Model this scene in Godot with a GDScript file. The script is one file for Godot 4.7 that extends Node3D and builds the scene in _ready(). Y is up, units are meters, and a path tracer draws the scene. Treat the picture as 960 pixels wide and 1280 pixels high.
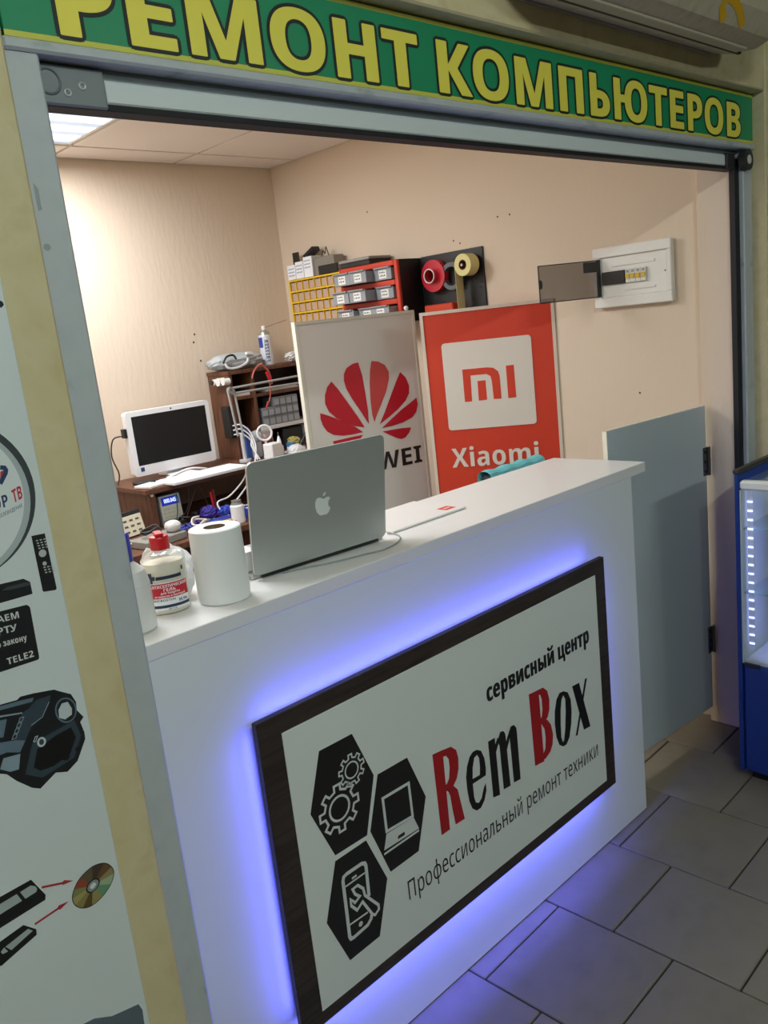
extends Node3D
# Repair shop window in a market hall. Units are metres, y is up, the counter front lies in z = 0.

const CAM := Vector3(-2.18648, 1.6, 1.28327)
const FOCAL := 1057.935   # in pixels of the 960 x 1280 frame
const CB := Basis(Vector3(0.712611, -0.108908, 0.693054), Vector3(0.227159, 0.970478, -0.081066), Vector3(-0.663765, 0.215203, 0.716313))
const TOP := 1.118        # counter top height

var fonts := {}
var mats := {}
var used := {}
var tex := {}

# ------------------------------------------------------------------ mesh builder
class MB:
	var st := SurfaceTool.new()
	var xf := Transform3D()
	func _init(t := Transform3D()):
		st.begin(Mesh.PRIMITIVE_TRIANGLES)
		xf = t
	func v(p, n):
		st.set_normal((xf.basis * n).normalized())
		st.add_vertex(xf * p)
	func tri3(a, b, c, na, nb, nc):
		if (b - a).cross(c - a).dot(na + nb + nc) > 0.0:
			v(a, na); v(c, nc); v(b, nb)
		else:
			v(a, na); v(b, nb); v(c, nc)
	func tri(a, b, c, n):
		var g = (b - a).cross(c - a)
		if g.length_squared() < 1e-20: return
		g = g.normalized()
		if g.dot(n) < 0.0: g = -g
		tri3(a, b, c, g, g, g)
	func quad(a, b, c, d, n):
		tri(a, b, c, n); tri(a, c, d, n)
	func quad4(a, b, c, d, na, nb, nc, nd):
		tri3(a, b, c, na, nb, nc); tri3(a, c, d, na, nc, nd)
	# box from its centre and size, chamfered edges
	func box(c, s, bev := 0.002):
		var h = s * 0.5
		var b = minf(bev, minf(h.x, minf(h.y, h.z)) * 0.45)
		if b < 0.00005:
			for k in 3:
				for sg in [-1.0, 1.0]:
					var e = [Vector3.RIGHT * h.x, Vector3.UP * h.y, Vector3.BACK * h.z]
					var n = e[k] * sg
					var p = e[(k + 1) % 3]; var q = e[(k + 2) % 3]
					quad(c + n + p + q, c + n - p + q, c + n - p - q, c + n + p - q, n)
			return
		var P = func(k, sx, sy, sz):
			var w = Vector3(sx * (h.x - b), sy * (h.y - b), sz * (h.z - b))
			w[k] += b * [sx, sy, sz][k]
			return c + w
		for k in 3:
			for sg in [-1.0, 1.0]:
				var pts = []
				for uv in [[1, 1], [-1, 1], [-1, -1], [1, -1]]:
					var sgn = [0.0, 0.0, 0.0]
					sgn[k] = sg; sgn[(k + 1) % 3] = uv[0]; sgn[(k + 2) % 3] = uv[1]
					pts.append(P.call(k, sgn[0], sgn[1], sgn[2]))
				var n = Vector3.ZERO
				n[k] = sg
				quad(pts[0], pts[1], pts[2], pts[3], n)
		for k in 3:
			var a = (k + 1) % 3; var d = (k + 2) % 3
			for sa in [-1.0, 1.0]:
				for sd in [-1.0, 1.0]:
					var s1 = [0.0, 0.0, 0.0]; var s2 = [0.0, 0.0, 0.0]
					s1[a] = sa; s1[d] = sd; s1[k] = 1.0
					s2[a] = sa; s2[d] = sd; s2[k] = -1.0
					var n = Vector3.ZERO
					n[a] = sa; n[d] = sd
					quad(P.call(a, s1[0], s1[1], s1[2]), P.call(d, s1[0], s1[1], s1[2]), P.call(d, s2[0], s2[1], s2[2]), P.call(a, s2[0], s2[1], s2[2]), n)
		for sx in [-1.0, 1.0]:
			for sy in [-1.0, 1.0]:
				for sz in [-1.0, 1.0]:
					tri(P.call(0, sx, sy, sz), P.call(1, sx, sy, sz), P.call(2, sx, sy, sz), Vector3(sx, sy, sz))
	# box by its limits
	func lim(x0, x1, y0, y1, z0, z1, bev := 0.002):
		box(Vector3((x0 + x1) / 2.0, (y0 + y1) / 2.0, (z0 + z1) / 2.0), Vector3(absf(x1 - x0), absf(y1 - y0), absf(z1 - z0)), bev)
	# lathe: profile of Vector2(radius, height) around the y axis through c; sq squashes z
	func lathe(c, prof, seg := 24, sq := 1.0):
		for i in prof.size() - 1:
			var p = prof[i]; var q = prof[i + 1]
			var d = q - p
			if d.length() < 1e-7: continue
			var nn = Vector2(d.y, -d.x).normalized()
			for k in seg:
				var a = TAU * k / seg; var b = TAU * (k + 1) / seg
				var da = Vector3(cos(a), 0, sin(a) * sq); var db = Vector3(cos(b), 0, sin(b) * sq)
				var na = Vector3(cos(a) * nn.x, nn.y, sin(a) * nn.x / sq); var nb = Vector3(cos(b) * nn.x, nn.y, sin(b) * nn.x / sq)
				var up = Vector3.UP
				quad4(c + da * p.x + up * p.y, c + db * p.x + up * p.y, c + db * q.x + up * q.y, c + da * q.x + up * q.y, na, nb, nb, na)
	func cyl(a, b, r, seg := 14, r2 := -1.0, caps := true):
		if r2 < 0.0: r2 = r
		var d = (b - a).normalized()
		var u = d.cross(Vector3.UP if absf(d.y) < 0.9 else Vector3.RIGHT).normalized()
		var w = d.cross(u)
		for k in seg:
			var t = TAU * k / seg; var s = TAU * (k + 1) / seg
			var n1 = u * cos(t) + w * sin(t); var n2 = u * cos(s) + w * sin(s)
			quad4(a + n1 * r, a + n2 * r, b + n2 * r2, b + n1 * r2, n1, n2, n2, n1)
			if caps:
				tri(a, a + n1 * r, a + n2 * r, -d)
				tri(b, b + n1 * r2, b + n2 * r2, d)
	# round tube along points, smoothed by Catmull-Rom
	func tube(pts, r, seg := 7, sub := 5):
		var path = []
		var n = pts.size()
		for i in n - 1:
			var p0 = pts[maxi(i - 1, 0)]; var p1 = pts[i]; var p2 = pts[i + 1]; var p3 = pts[mini(i + 2, n - 1)]
			for k in sub:
				var t = float(k) / sub
				path.append(0.5 * ((2.0 * p1) + (p2 - p0) * t + (2.0 * p0 - 5.0 * p1 + 4.0 * p2 - p3) * t * t + (3.0 * p1 - p0 - 3.0 * p2 + p3) * t * t * t))
		path.append(pts[n - 1])
		var rings = []
		var u = Vector3.ZERO
		for i in path.size():
			var d = (path[mini(i + 1, path.size() - 1)] - path[maxi(i - 1, 0)]).normalized()
			if u == Vector3.ZERO: u = d.cross(Vector3.UP if absf(d.y) < 0.9 else Vector3.RIGHT).normalized()
			u = (u - d * u.dot(d)).normalized()
			var w = d.cross(u)
			var ring = []
			for k in seg: ring.append(u * cos(TAU * k / seg) + w * sin(TAU * k / seg))
			rings.append(ring)
		for i in path.size() - 1:
			for k in seg:
				var k2 = (k + 1) % seg
				quad4(path[i] + rings[i][k] * r, path[i] + rings[i][k2] * r, path[i + 1] + rings[i + 1][k2] * r, path[i + 1] + rings[i + 1][k] * r, rings[i][k], rings[i][k2], rings[i + 1][k2], rings[i + 1][k])
		for e in [0, path.size() - 1]:
			var dd = (path[0] - path[1]) if e == 0 else (path[e] - path[e - 1])
			for k in seg:
				tri(path[e], path[e] + rings[e][k] * r, path[e] + rings[e][(k + 1) % seg] * r, dd)
	# torus with its axis along d
	func ring(c, d, R, r, seg := 24, sub := 8, flat := 1.0):
		d = d.normalized()
		var u = d.cross(Vector3.UP if absf(d.y) < 0.9 else Vector3.RIGHT).normalized()
		var w = d.cross(u)
		for i in seg:
			for k in sub:
				var q = []; var nn = []
				for e in [[0, 0], [1, 0], [1, 1], [0, 1]]:
					var a = TAU * (i + e[0]) / seg; var b = TAU * (k + e[1]) / sub
					var o = u * cos(a) + w * sin(a)
					q.append(c + o * (R + r * cos(b)) + d * r * flat * sin(b))
					nn.append(o * cos(b) + d * sin(b))
				quad4(q[0], q[1], q[2], q[3], nn[0], nn[1], nn[2], nn[3])
	# annulus prism (a reel or roll): axis d, inner ri, outer ro, from a to b along the axis
	func reel(c, d, ri, ro, a, b, seg := 28):
		d = d.normalized()
		var u = d.cross(Vector3.UP if absf(d.y) < 0.9 else Vector3.RIGHT).normalized()
		var w = d.cross(u)
		for i in seg:
			var t = TAU * i / seg; var s = TAU * (i + 1) / seg
			var n1 = u * cos(t) + w * sin(t); var n2 = u * cos(s) + w * sin(s)
			var A = c + d * a; var B = c + d * b
			quad4(A + n1 * ro, A + n2 * ro, B + n2 * ro, B + n1 * ro, n1, n2, n2, n1)
			if ri > 0.0: quad4(A + n1 * ri, A + n2 * ri, B + n2 * ri, B + n1 * ri, -n1, -n2, -n2, -n1)
			quad(A + n1 * ri, A + n2 * ri, A + n2 * ro, A + n1 * ro, -d)
			quad(B + n1 * ri, B + n2 * ri, B + n2 * ro, B + n1 * ro, d)
	func ball(c, r, seg := 14, s := Vector3.ONE):
		var rows = seg / 2
		for i in rows:
			for k in seg:
				var q = []; var nn = []
				for e in [[0, 0], [1, 0], [1, 1], [0, 1]]:
					var a = PI * (i + e[0]) / rows; var b = TAU * (k + e[1]) / seg
					var n = Vector3(sin(a) * cos(b), cos(a), sin(a) * sin(b))
					q.append(c + n * s * r); nn.append(n / s)
				quad4(q[0], q[1], q[2], q[3], nn[0], nn[1], nn[2], nn[3])
	# polygon in a plane {o, ex, ey, n}; front at lift, extruded back by depth when depth > 0
	func poly(pl, pts, lift, depth := 0.0):
		var pv = PackedVector2Array(pts)
		var idx = Geometry2D.triangulate_polygon(pv)
		var W = func(p, l): return pl.o + pl.ex * p.x + pl.ey * p.y + pl.n * l
		for i in range(0, idx.size(), 3):
			tri(W.call(pv[idx[i]], lift), W.call(pv[idx[i + 1]], lift), W.call(pv[idx[i + 2]], lift), pl.n)
			if depth > 0.0:
				tri(W.call(pv[idx[i]], lift - depth), W.call(pv[idx[i + 1]], lift - depth), W.call(pv[idx[i + 2]], lift - depth), -pl.n)
		if depth > 0.0:
			var cw = Geometry2D.is_polygon_clockwise(pv)
			for i in pv.size():
				var p = pv[i]; var q = pv[(i + 1) % pv.size()]
				var e = (q - p)
				var o2 = Vector2(e.y, -e.x) * (-1.0 if cw else 1.0)
				quad(W.call(p, lift), W.call(q, lift), W.call(q, lift - depth), W.call(p, lift - depth), pl.ex * o2.x + pl.ey * o2.y)

# ------------------------------------------------------------------ scene helpers
func numbered(called):
	if not used.has(called):
		used[called] = 0
		return called
	used[called] += 1
	return "%s_%03d" % [called, used[called]]

func thing(called, label, category, at = Vector3.ZERO, group = ""):
	var o := Node3D.new()
	o.name = numbered(called)
	add_child(o)
	o.position = at
	tag(o, label, category, group)
	return o

func tag(o, label, category, group = ""):
	o.set_meta("label", label)
	o.set_meta("category", category)
	if group: o.set_meta("group", group)
	return o

func base_of(n):
	var p := Vector3.ZERO
	while n != self:
		p += n.position
		n = n.get_parent()
	return p

# commits world-space geometry as one named mesh under its parent
func put(mb, called, m, parent = self):
	var o := MeshInstance3D.new()
	o.mesh = mb.st.commit()
	o.material_override = m
	if parent == self:
		o.name = numbered(called)
		add_child(o)
	else:
		o.name = called
		parent.add_child(o, true)
		o.position = -base_of(parent)
	return o

func setting(mb, called, m):
	var o = put(mb, called, m)
	o.set_meta("kind", "structure")
	return o

func copy_of(o, at, label = "", group = ""):
	var c = o.duplicate()
	c.name = numbered(String(o.name).rstrip("0123456789").trim_suffix("_"))
	add_child(c)
	c.position = at
	if label: c.set_meta("label", label)
	if group: c.set_meta("group", group)
	return c

func ray(px, py):
	return (CB * Vector3(px - 480.0, 640.0 - py, -FOCAL)).normalized()

# photo pixel -> coordinates in a plane {o, ex, ey, n}
func hit(px, py, pl):
	var d = ray(px, py)
	var t = (pl.o - CAM).dot(pl.n) / d.dot(pl.n)
	var q = CAM + d * t - pl.o
	return Vector2(q.dot(pl.ex), q.dot(pl.ey))

func plane_z(z): return {"o": Vector3(0, 0, z), "ex": Vector3.RIGHT, "ey": Vector3.UP, "n": Vector3.BACK}
func plane_yaw(o, deg):
	var a = deg_to_rad(deg)
	return {"o": o, "ex": Vector3(cos(a), 0, sin(a)), "ey": Vector3.UP, "n": Vector3(-sin(a), 0, cos(a))}
func plane_x(x): return {"o": Vector3(x, 0, 0), "ex": Vector3.BACK, "ey": Vector3.UP, "n": Vector3.LEFT}

# list of crop coordinates -> plane points; crop scale s, crop corner (ox, oy)
func pp(list, pl, s = 1.0, ox = 0.0, oy = 0.0):
	var r = []
	for i in range(0, list.size(), 2):
		r.append(hit(ox + list[i] / s, oy + list[i + 1] / s, pl))
	return r

func ellipse(c, rx, ry, seg = 28, turn = 0.0):
	var r = []
	for k in seg:
		r.append(c + Vector2(cos(TAU * k / seg) * rx, sin(TAU * k / seg) * ry).rotated(turn))
	return r

# closed outline rounded through its points
func rounded(pts, sub = 4):
	var r = []
	var n = pts.size()
	for i in n:
		for k in sub:
			r.append(pts[i].cubic_interpolate(pts[(i + 1) % n], pts[(i - 1 + n) % n], pts[(i + 2) % n], float(k) / sub))
	return r

func rect2(x0, x1, y0, y1): return [Vector2(x0, y0), Vector2(x1, y0), Vector2(x1, y1), Vector2(x0, y1)]

func round_rect(x0, x1, y0, y1, r, seg = 5):
	var out = []
	for c in [[x1 - r, y0 + r, -PI / 2], [x1 - r, y1 - r, 0.0], [x0 + r, y1 - r, PI / 2], [x0 + r, y0 + r, PI]]:
		for k in seg + 1:
			var a = c[2] + PI / 2 * k / seg
			out.append(Vector2(c[0] + cos(a) * r, c[1] + sin(a) * r))
	return out

# outline of a closed or open line as quads of width w
func stroke(mb, pl, pts, w, lift, closed = true):
	var n = pts.size()
	var left = []; var right = []
	for i in n:
		var a = pts[(i - 1 + n) % n] if closed or i > 0 else pts[i]
		var b = pts[i]
		var c = pts[(i + 1) % n] if closed or i < n - 1 else pts[i]
		var d1 = (b - a).normalized() if a != b else (c - b).normalized()
		var d2 = (c - b).normalized() if b != c else d1
		var t = (d1 + d2)
		t = t.normalized() if t.length() > 0.01 else d1
		var nn = Vector2(-t.y, t.x)
		var k = w * 0.5 / maxf(0.5, nn.dot(Vector2(-d1.y, d1.x)))
		left.append(b + nn * k); right.append(b - nn * k)
	for i in (n if closed else n - 1):
		var j = (i + 1) % n
		var q = []
		for p in [left[i], left[j], right[j], right[i]]: q.append(pl.o + pl.ex * p.x + pl.ey * p.y + pl.n * lift)
		mb.quad(q[0], q[1], q[2], q[3], pl.n)

func font(kind):
	if not fonts.has(kind):
		var f := SystemFont.new()
		f.font_names = PackedStringArray(["Droid Serif" if kind.begins_with("serif") else "Droid Sans"])
		f.font_weight = 700 if kind.ends_with("bold") else 400
		fonts[kind] = f
	return fonts[kind]

func glyphs(s, kind):
	var t := TextMesh.new()
	t.font = font(kind)
	t.font_size = 240
	t.pixel_size = 0.01
	t.depth = 0.0
	t.curve_step = 3.0
	t.text = s
	return t

# lettering: the string's ink runs from u = 0 to 1 and its reference glyph from v = 0 (baseline) to 1; place(u, v) -> [point, normal]
func letters(mb, s, kind, ref, place):
	var g = glyphs(s, kind)
	var arr = g.get_mesh_arrays()
	var verts: PackedVector3Array = arr[Mesh.ARRAY_VERTEX]
	var rb = glyphs(ref, kind).get_aabb()
	var x0 = 1e9; var x1 = -1e9
	for p in verts:
		x0 = minf(x0, p.x); x1 = maxf(x1, p.x)
	var idx: PackedInt32Array = arr[Mesh.ARRAY_INDEX]
	for i in range(0, idx.size(), 3):
		var q = []
		for k in 3:
			var p = verts[idx[i + k]]
			q.append(place.call((p.x - x0) / (x1 - x0), (p.y - rb.position.y) / rb.size.y))
		mb.tri(q[0][0], q[1][0], q[2][0], q[0][1])

# lettering in a plane by plane coordinates: left, right, baseline, height of the reference glyph
func flat_text(mb, s, kind, ref, pl, a, b, h, lift, dx = 0.0, dy = 0.0):
	letters(mb, s, kind, ref, func(u, v):
		var p = a.lerp(b, u) + Vector2(0, v * h) + Vector2(dx, dy)
		return [pl.o + pl.ex * p.x + pl.ey * p.y + pl.n * lift, pl.n])

# the same with strokes thickened by r
func fat_text(mb, s, kind, ref, pl, a, b, h, lift, r, n = 8):
	for k in n:
		flat_text(mb, s, kind, ref, pl, a, b, h, lift + 0.00001 * k, cos(TAU * k / n) * r, sin(TAU * k / n) * r * 0.4)

# lettering by photo pixels: baseline left, baseline right, top left of the reference glyph; level in the plane
func px_text(mb, s, kind, ref, pl, bl, br, tl, lift, level = true, fat = 0.0):
	var a = hit(bl[0], bl[1], pl); var b = hit(br[0], br[1], pl); var t = hit(tl[0], tl[1], pl)
	if level:
		var y = (a.y + b.y) / 2.0
		t.y += y - a.y
		a.y = y; b.y = y
	if fat > 0.0: fat_text(mb, s, kind, ref, pl, a, b, t.y - a.y, lift, fat)
	flat_text(mb, s, kind, ref, pl, a, b, t.y - a.y, lift + 0.0001)

func poly_part(called, m, parent, pl, pts, lift, depth = 0.0):
	var mb := MB.new()
	mb.poly(pl, pts, lift, depth)
	return put(mb, called, m, parent)

# ------------------------------------------------------------------ materials
func noise_tex(key, freq, oct = 4, size = 512, ramp = null, kind = FastNoiseLite.TYPE_SIMPLEX_SMOOTH):
	if not tex.has(key):
		var n := FastNoiseLite.new()
		n.noise_type = kind
		n.seed = hash(key) % 1000
		n.frequency = freq
		n.fractal_octaves = oct
		var t := NoiseTexture2D.new()
		t.width = size; t.height = size
		t.seamless = true
		t.noise = n
		if ramp:
			var g := Gradient.new()
			g.offsets = PackedFloat32Array(ramp[0])
			g.colors = PackedColorArray(ramp[1])
			t.color_ramp = g
		tex[key] = t
	return tex[key]

func m(c, rough = 0.6, metal = 0.0, extra = {}):
	var key = str(c) + str(rough) + str(metal) + str(extra)
	if mats.has(key): return mats[key]
	var s := StandardMaterial3D.new()
	s.albedo_color = c
	s.roughness = rough
	s.metallic = metal
	for k in extra: s.set(k, extra[k])
	mats[key] = s
	return s

func col(r, g, b): return Color(r / 255.0, g / 255.0, b / 255.0)

func glass(c, a, rough = 0.05):
	return m(Color(c.r, c.g, c.b, a), rough, 0.0, {"transparency": BaseMaterial3D.TRANSPARENCY_ALPHA})

func relief(c, rough, key, freq, scale, height, ramp = null, metal = 0.0):
	var mk = "relief" + key + str(c)
	if mats.has(mk): return mats[mk]
	var s := StandardMaterial3D.new()
	s.albedo_color = c
	s.roughness = rough
	s.metallic = metal
	s.uv1_triplanar = true
	s.uv1_world_triplanar = true
	s.uv1_scale = scale
	if height > 0.0:
		s.heightmap_enabled = true
		s.heightmap_texture = noise_tex(key, freq)
		s.heightmap_scale = height
	if ramp: s.albedo_texture = noise_tex(key + "c", freq * 0.7, 5, 512, ramp)
	mats[mk] = s
	return s

func glow(c, e):
	return m(c, 0.5, 0.0, {"emission_enabled": true, "emission": c, "emission_energy_multiplier": e})

func omni(called, at, size, c, e):
	var l := OmniLight3D.new()
	l.name = called
	l.light_size = size
	l.light_color = c
	l.light_energy = e
	l.omni_range = 20.0
	l.omni_attenuation = 2.0
	l.shadow_enabled = true
	add_child(l, true)
	l.position = at
	return l

func area(called, at, look, size, c, e):
	var l := AreaLight3D.new()
	l.name = called
	l.area_size = size
	l.light_color = c
	l.light_energy = e
	l.shadow_enabled = true
	l.area_range = 20.0
	add_child(l, true)
	l.position = at
	l.look_at_from_position(at, at + look, Vector3.UP if absf(look.normalized().y) < 0.9 else Vector3.BACK)
	return l

const ROOM_LIGHTS := [Vector3(-0.77, 2.425, -1.86), Vector3(-1.37, 2.425, -0.66)]
const HALL_LIGHTS := [Vector3(0.7, 2.96, 4.2), Vector3(-2.3, 2.96, 2.3)]

func _ready():
	# camera
	var cam := Camera3D.new()
	cam.name = "camera"
	cam.fov = rad_to_deg(2.0 * atan(640.0 / FOCAL))
	cam.near = 0.02
	cam.transform = Transform3D(CB.orthonormalized(), CAM)
	add_child(cam)
	cam.current = true
	# environment: indoors, no daylight reaches the hall
	var we := WorldEnvironment.new()
	we.name = "environment"
	var env := Environment.new()
	env.background_mode = Environment.BG_COLOR
	env.background_color = Color(0, 0, 0)
	env.tonemap_mode = Environment.TONE_MAPPER_LINEAR
	env.tonemap_exposure = 1.0
	env.sdfgi_enabled = true
	env.ssao_enabled = true
	env.ssil_enabled = true
	we.environment = env
	add_child(we)
	# lights of the place: the shop's ceiling panels and the hall's ceiling panels
	var room_energy = [2.9, 1.5]
	for i in 2:
		area("shop_panel_light", ROOM_LIGHTS[i] + Vector3(0, -0.012, 0), Vector3.DOWN, Vector2(0.56, 0.56), Color(0.97, 0.985, 1.0), room_energy[i])
	var hall_energy = [0.6, 0.8]
	for i in 2:
		for k in 3:
			omni("hall_tube_light", HALL_LIGHTS[i] + Vector3(-0.4 + 0.4 * k, -0.075, 0), 0.03, Color(0.95, 1.0, 0.99), hall_energy[i])

	build_shop_shell()
	build_hall_shell()
	build_front()
	build_counter()
	build_sign_board()
	build_shop_sign()
	build_poster()
	build_gate()
	build_showcase()
	build_air_conditioner()
	build_brand_panels()
	build_fuse_box()
	build_wall_organizers()
	build_workbench()
	build_cabinet()
	build_cabinet_contents()
	build_shelf_things()
	build_desk_things()
	build_counter_things()
	build_chair()

# ------------------------------------------------------------------ setting
func paper(): return relief(col(222, 204, 183), 0.85, "wallpaper", 0.02, Vector3(3.6, 0.8, 3.6), 0.09)
func plaster(): return relief(col(212, 199, 157), 0.8, "plaster", 0.012, Vector3(2.0, 2.0, 2.0), 0.05, [[0.0, 0.35, 0.7, 1.0], [Color(0.93, 0.92, 0.88), Color(1, 1, 1), Color(0.98, 0.97, 0.95), Color(0.93, 0.9, 0.82)]])

func build_shop_shell():
	var a := MB.new()
	a.lim(-2.1, 0.8, 0, 2.75, -2.5, -2.4, 0.0)
	setting(a, "wall_back", paper())
	a = MB.new()
	a.lim(0.7, 0.8, 0, 2.75, -2.4, -0.1, 0.0)
	setting(a, "wall_right", paper())
	a = MB.new()
	a.lim(-2.1, -2.0, 0, 2.75, -2.4, -0.1, 0.0)
	setting(a, "wall_left", paper())
	a = MB.new()
	a.lim(0.66, 0.80, 0, 2.6, -0.1, 0.02, 0.004)
	setting(a, "wall_pillar", paper())
	# screw holes and chips in the wallpaper
	var holes := MB.new()
	for p in [[243, 418], [242, 428], [251, 451]]:
		var q = hit(p[0], p[1], plane_z(-2.4))
		holes.poly(plane_z(-2.4), ellipse(q, 0.005, 0.006, 10), 0.0005)
	for p in [[459, 265], [622, 271], [637, 268], [800, 491], [567, 301], [575, 304]]:
		var q = hit(p[0], p[1], plane_x(0.7))
		holes.poly(plane_x(0.7), ellipse(q, 0.004, 0.004, 10), 0.0005)
	var ho = setting(holes, "trim_1", m(col(70, 58, 48), 0.9))
	ho.name = "trim_1"
	# suspended ceiling: grid slab above, one mineral tile per cell
	var root := Node3D.new()
	root.name = "ceiling"
	root.set_meta("kind", "structure")
	add_child(root)
	a = MB.new()
	a.lim(-2.1, 0.8, 2.46, 2.56, -2.5, 0.0, 0.0)
	put(a, "grid_backing", m(col(70, 66, 62), 0.9), root)
	var xs = [-2.0, -1.67, -1.07, -0.47, 0.13, 0.7]
	var zs = [-2.4, -2.19, -1.59, -0.99, -0.39, -0.1]
	var tile_m = relief(col(236, 226, 218), 0.95, "mineral", 0.05, Vector3(3, 3, 3), 0.04)
	for i in 5:
		for k in 5:
			if (i == 2 and k == 1) or (i == 1 and k == 3): continue
			var t := MB.new()
			t.lim(xs[i] + 0.008, xs[i + 1] - 0.008, 2.443, 2.4605, zs[k] + 0.008, zs[k + 1] - 0.008, 0.002)
			put(t, "ceiling_tile", tile_m, root)
	# ceiling light panels in their cells
	for k in 2:
		var c = ROOM_LIGHTS[k] + Vector3(0, 0, -0.03)
		var l = thing("ceiling_light", ["square white ceiling light with glowing bands near back wall", "square white ceiling light inside above the counter side"][k], "ceiling light", ROOM_LIGHTS[k], "shop ceiling lights")
		var f := MB.new()
		for s in [-1.0, 1.0]:
			f.lim(c.x + s * 0.296, c.x + s * 0.282, 2.447, 2.459, c.z - 0.296, c.z + 0.296, 0.001)
			f.lim(c.x - 0.282, c.x + 0.282, 2.447, 2.459, c.z + s * 0.296, c.z + s * 0.282, 0.001)
		put(f, "frame", m(col(240, 240, 240), 0.5), l)
		f = MB.new()
		f.lim(c.x - 0.282, c.x + 0.282, 2.450, 2.459, c.z - 0.282, c.z + 0.282, 0.0)
		put(f, "diffuser", glow(Color(0.78, 0.85, 0.95), 0.62), l)
		for n in 4:
			f = MB.new()
			var z = c.z - 0.2 + 0.133 * n
			f.lim(c.x - 0.28, c.x + 0.28, 2.4485, 2.4499, z - 0.036, z + 0.036, 0.0)
			put(f, "light_band", glow(Color(0.97, 0.98, 1.0), 1.4), l)

func build_hall_shell():
	# floor: grout slab with one raised stone tile per piece, running bond
	var root := Node3D.new()
	root.name = "floor"
	root.set_meta("kind", "structure")
	add_child(root)
	var g := MB.new()
	g.lim(-5.0, 4.5, -0.06, -0.006, -2.5, 9.0, 0.0)
	put(g, "grout", m(col(52, 50, 46), 0.95), root)
	var tones = []
	for k in 4:
		tones.append(relief([col(134, 126, 110), col(130, 122, 107), col(137, 129, 113), col(132, 124, 110)][k], 0.45, "stone", 0.01, Vector3(1.6, 1.6, 1.6), 0.01,
			[[0.0, 0.4, 0.7, 1.0], [Color(0.95, 0.95, 0.94), Color(1, 1, 1), Color(0.98, 0.98, 0.97), Color(0.93, 0.93, 0.92)]]))
	var turn = Transform3D(Basis(Vector3.UP, deg_to_rad(1.6)), Vector3(-0.215, 0, 0.19))
	var rng := RandomNumberGenerator.new()
	rng.seed = 7
	for i in range(-9, 8):
		for k in range(-6, 9):
			var t := MB.new(turn)
			var x0 = i * 0.33; var z0 = 0.006 + k * 0.33 + (0.165 if posmod(i, 2) == 0 else 0.0)
			t.lim(x0 + 0.0025, x0 + 0.3275, -0.012, rng.randf_range(-0.0006, 0.0004), z0 + 0.0025, z0 + 0.3275, 0.0022)
			put(t, "floor_tile", tones[rng.randi() % 4], root)
	g = MB.new()
	g.lim(-5.0, 4.5, 3.0, 3.1, -0.1, 9.0, 0.0)
	setting(g, "ceiling_hall", m(col(205, 205, 196), 0.9))
	g = MB.new()
	g.lim(-5.1, -5.0, -0.06, 3.1, -0.1, 9.0, 0.0)
	setting(g, "wall_hall_left", m(col(128, 124, 104), 0.85))
	g = MB.new()
	g.lim(4.5, 4.6, -0.06, 3.1, -0.1, 9.0, 0.0)
	setting(g, "wall_hall_right", m(col(128, 124, 104), 0.85))
	g = MB.new()
	g.lim(-5.1, 4.6, -0.06, 3.1, 9.0, 9.1, 0.0)
	setting(g, "wall_hall_back", m(col(128, 124, 104), 0.85))
	for i in 2:
		var p = HALL_LIGHTS[i]
		var l = thing("hall_lamp", ["bare tube hall lamp farther from the shop front", "bare tube hall lamp nearest the advertising board"][i], "ceiling light", p, "hall ceiling lamps")
		var f := MB.new()
		f.lim(p.x - 0.62, p.x + 0.62, p.y - 0.02, p.y + 0.04, p.z - 0.04, p.z + 0.04, 0.004)
		put(f, "housing", m(col(235, 235, 230), 0.5), l)
		f = MB.new()
		f.cyl(Vector3(p.x - 0.60, p.y - 0.040, p.z), Vector3(p.x + 0.60, p.y - 0.040, p.z), 0.016, 14)
		put(f, "tube", glow(Color(0.95, 1.0, 0.97), 2.0), l)

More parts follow.
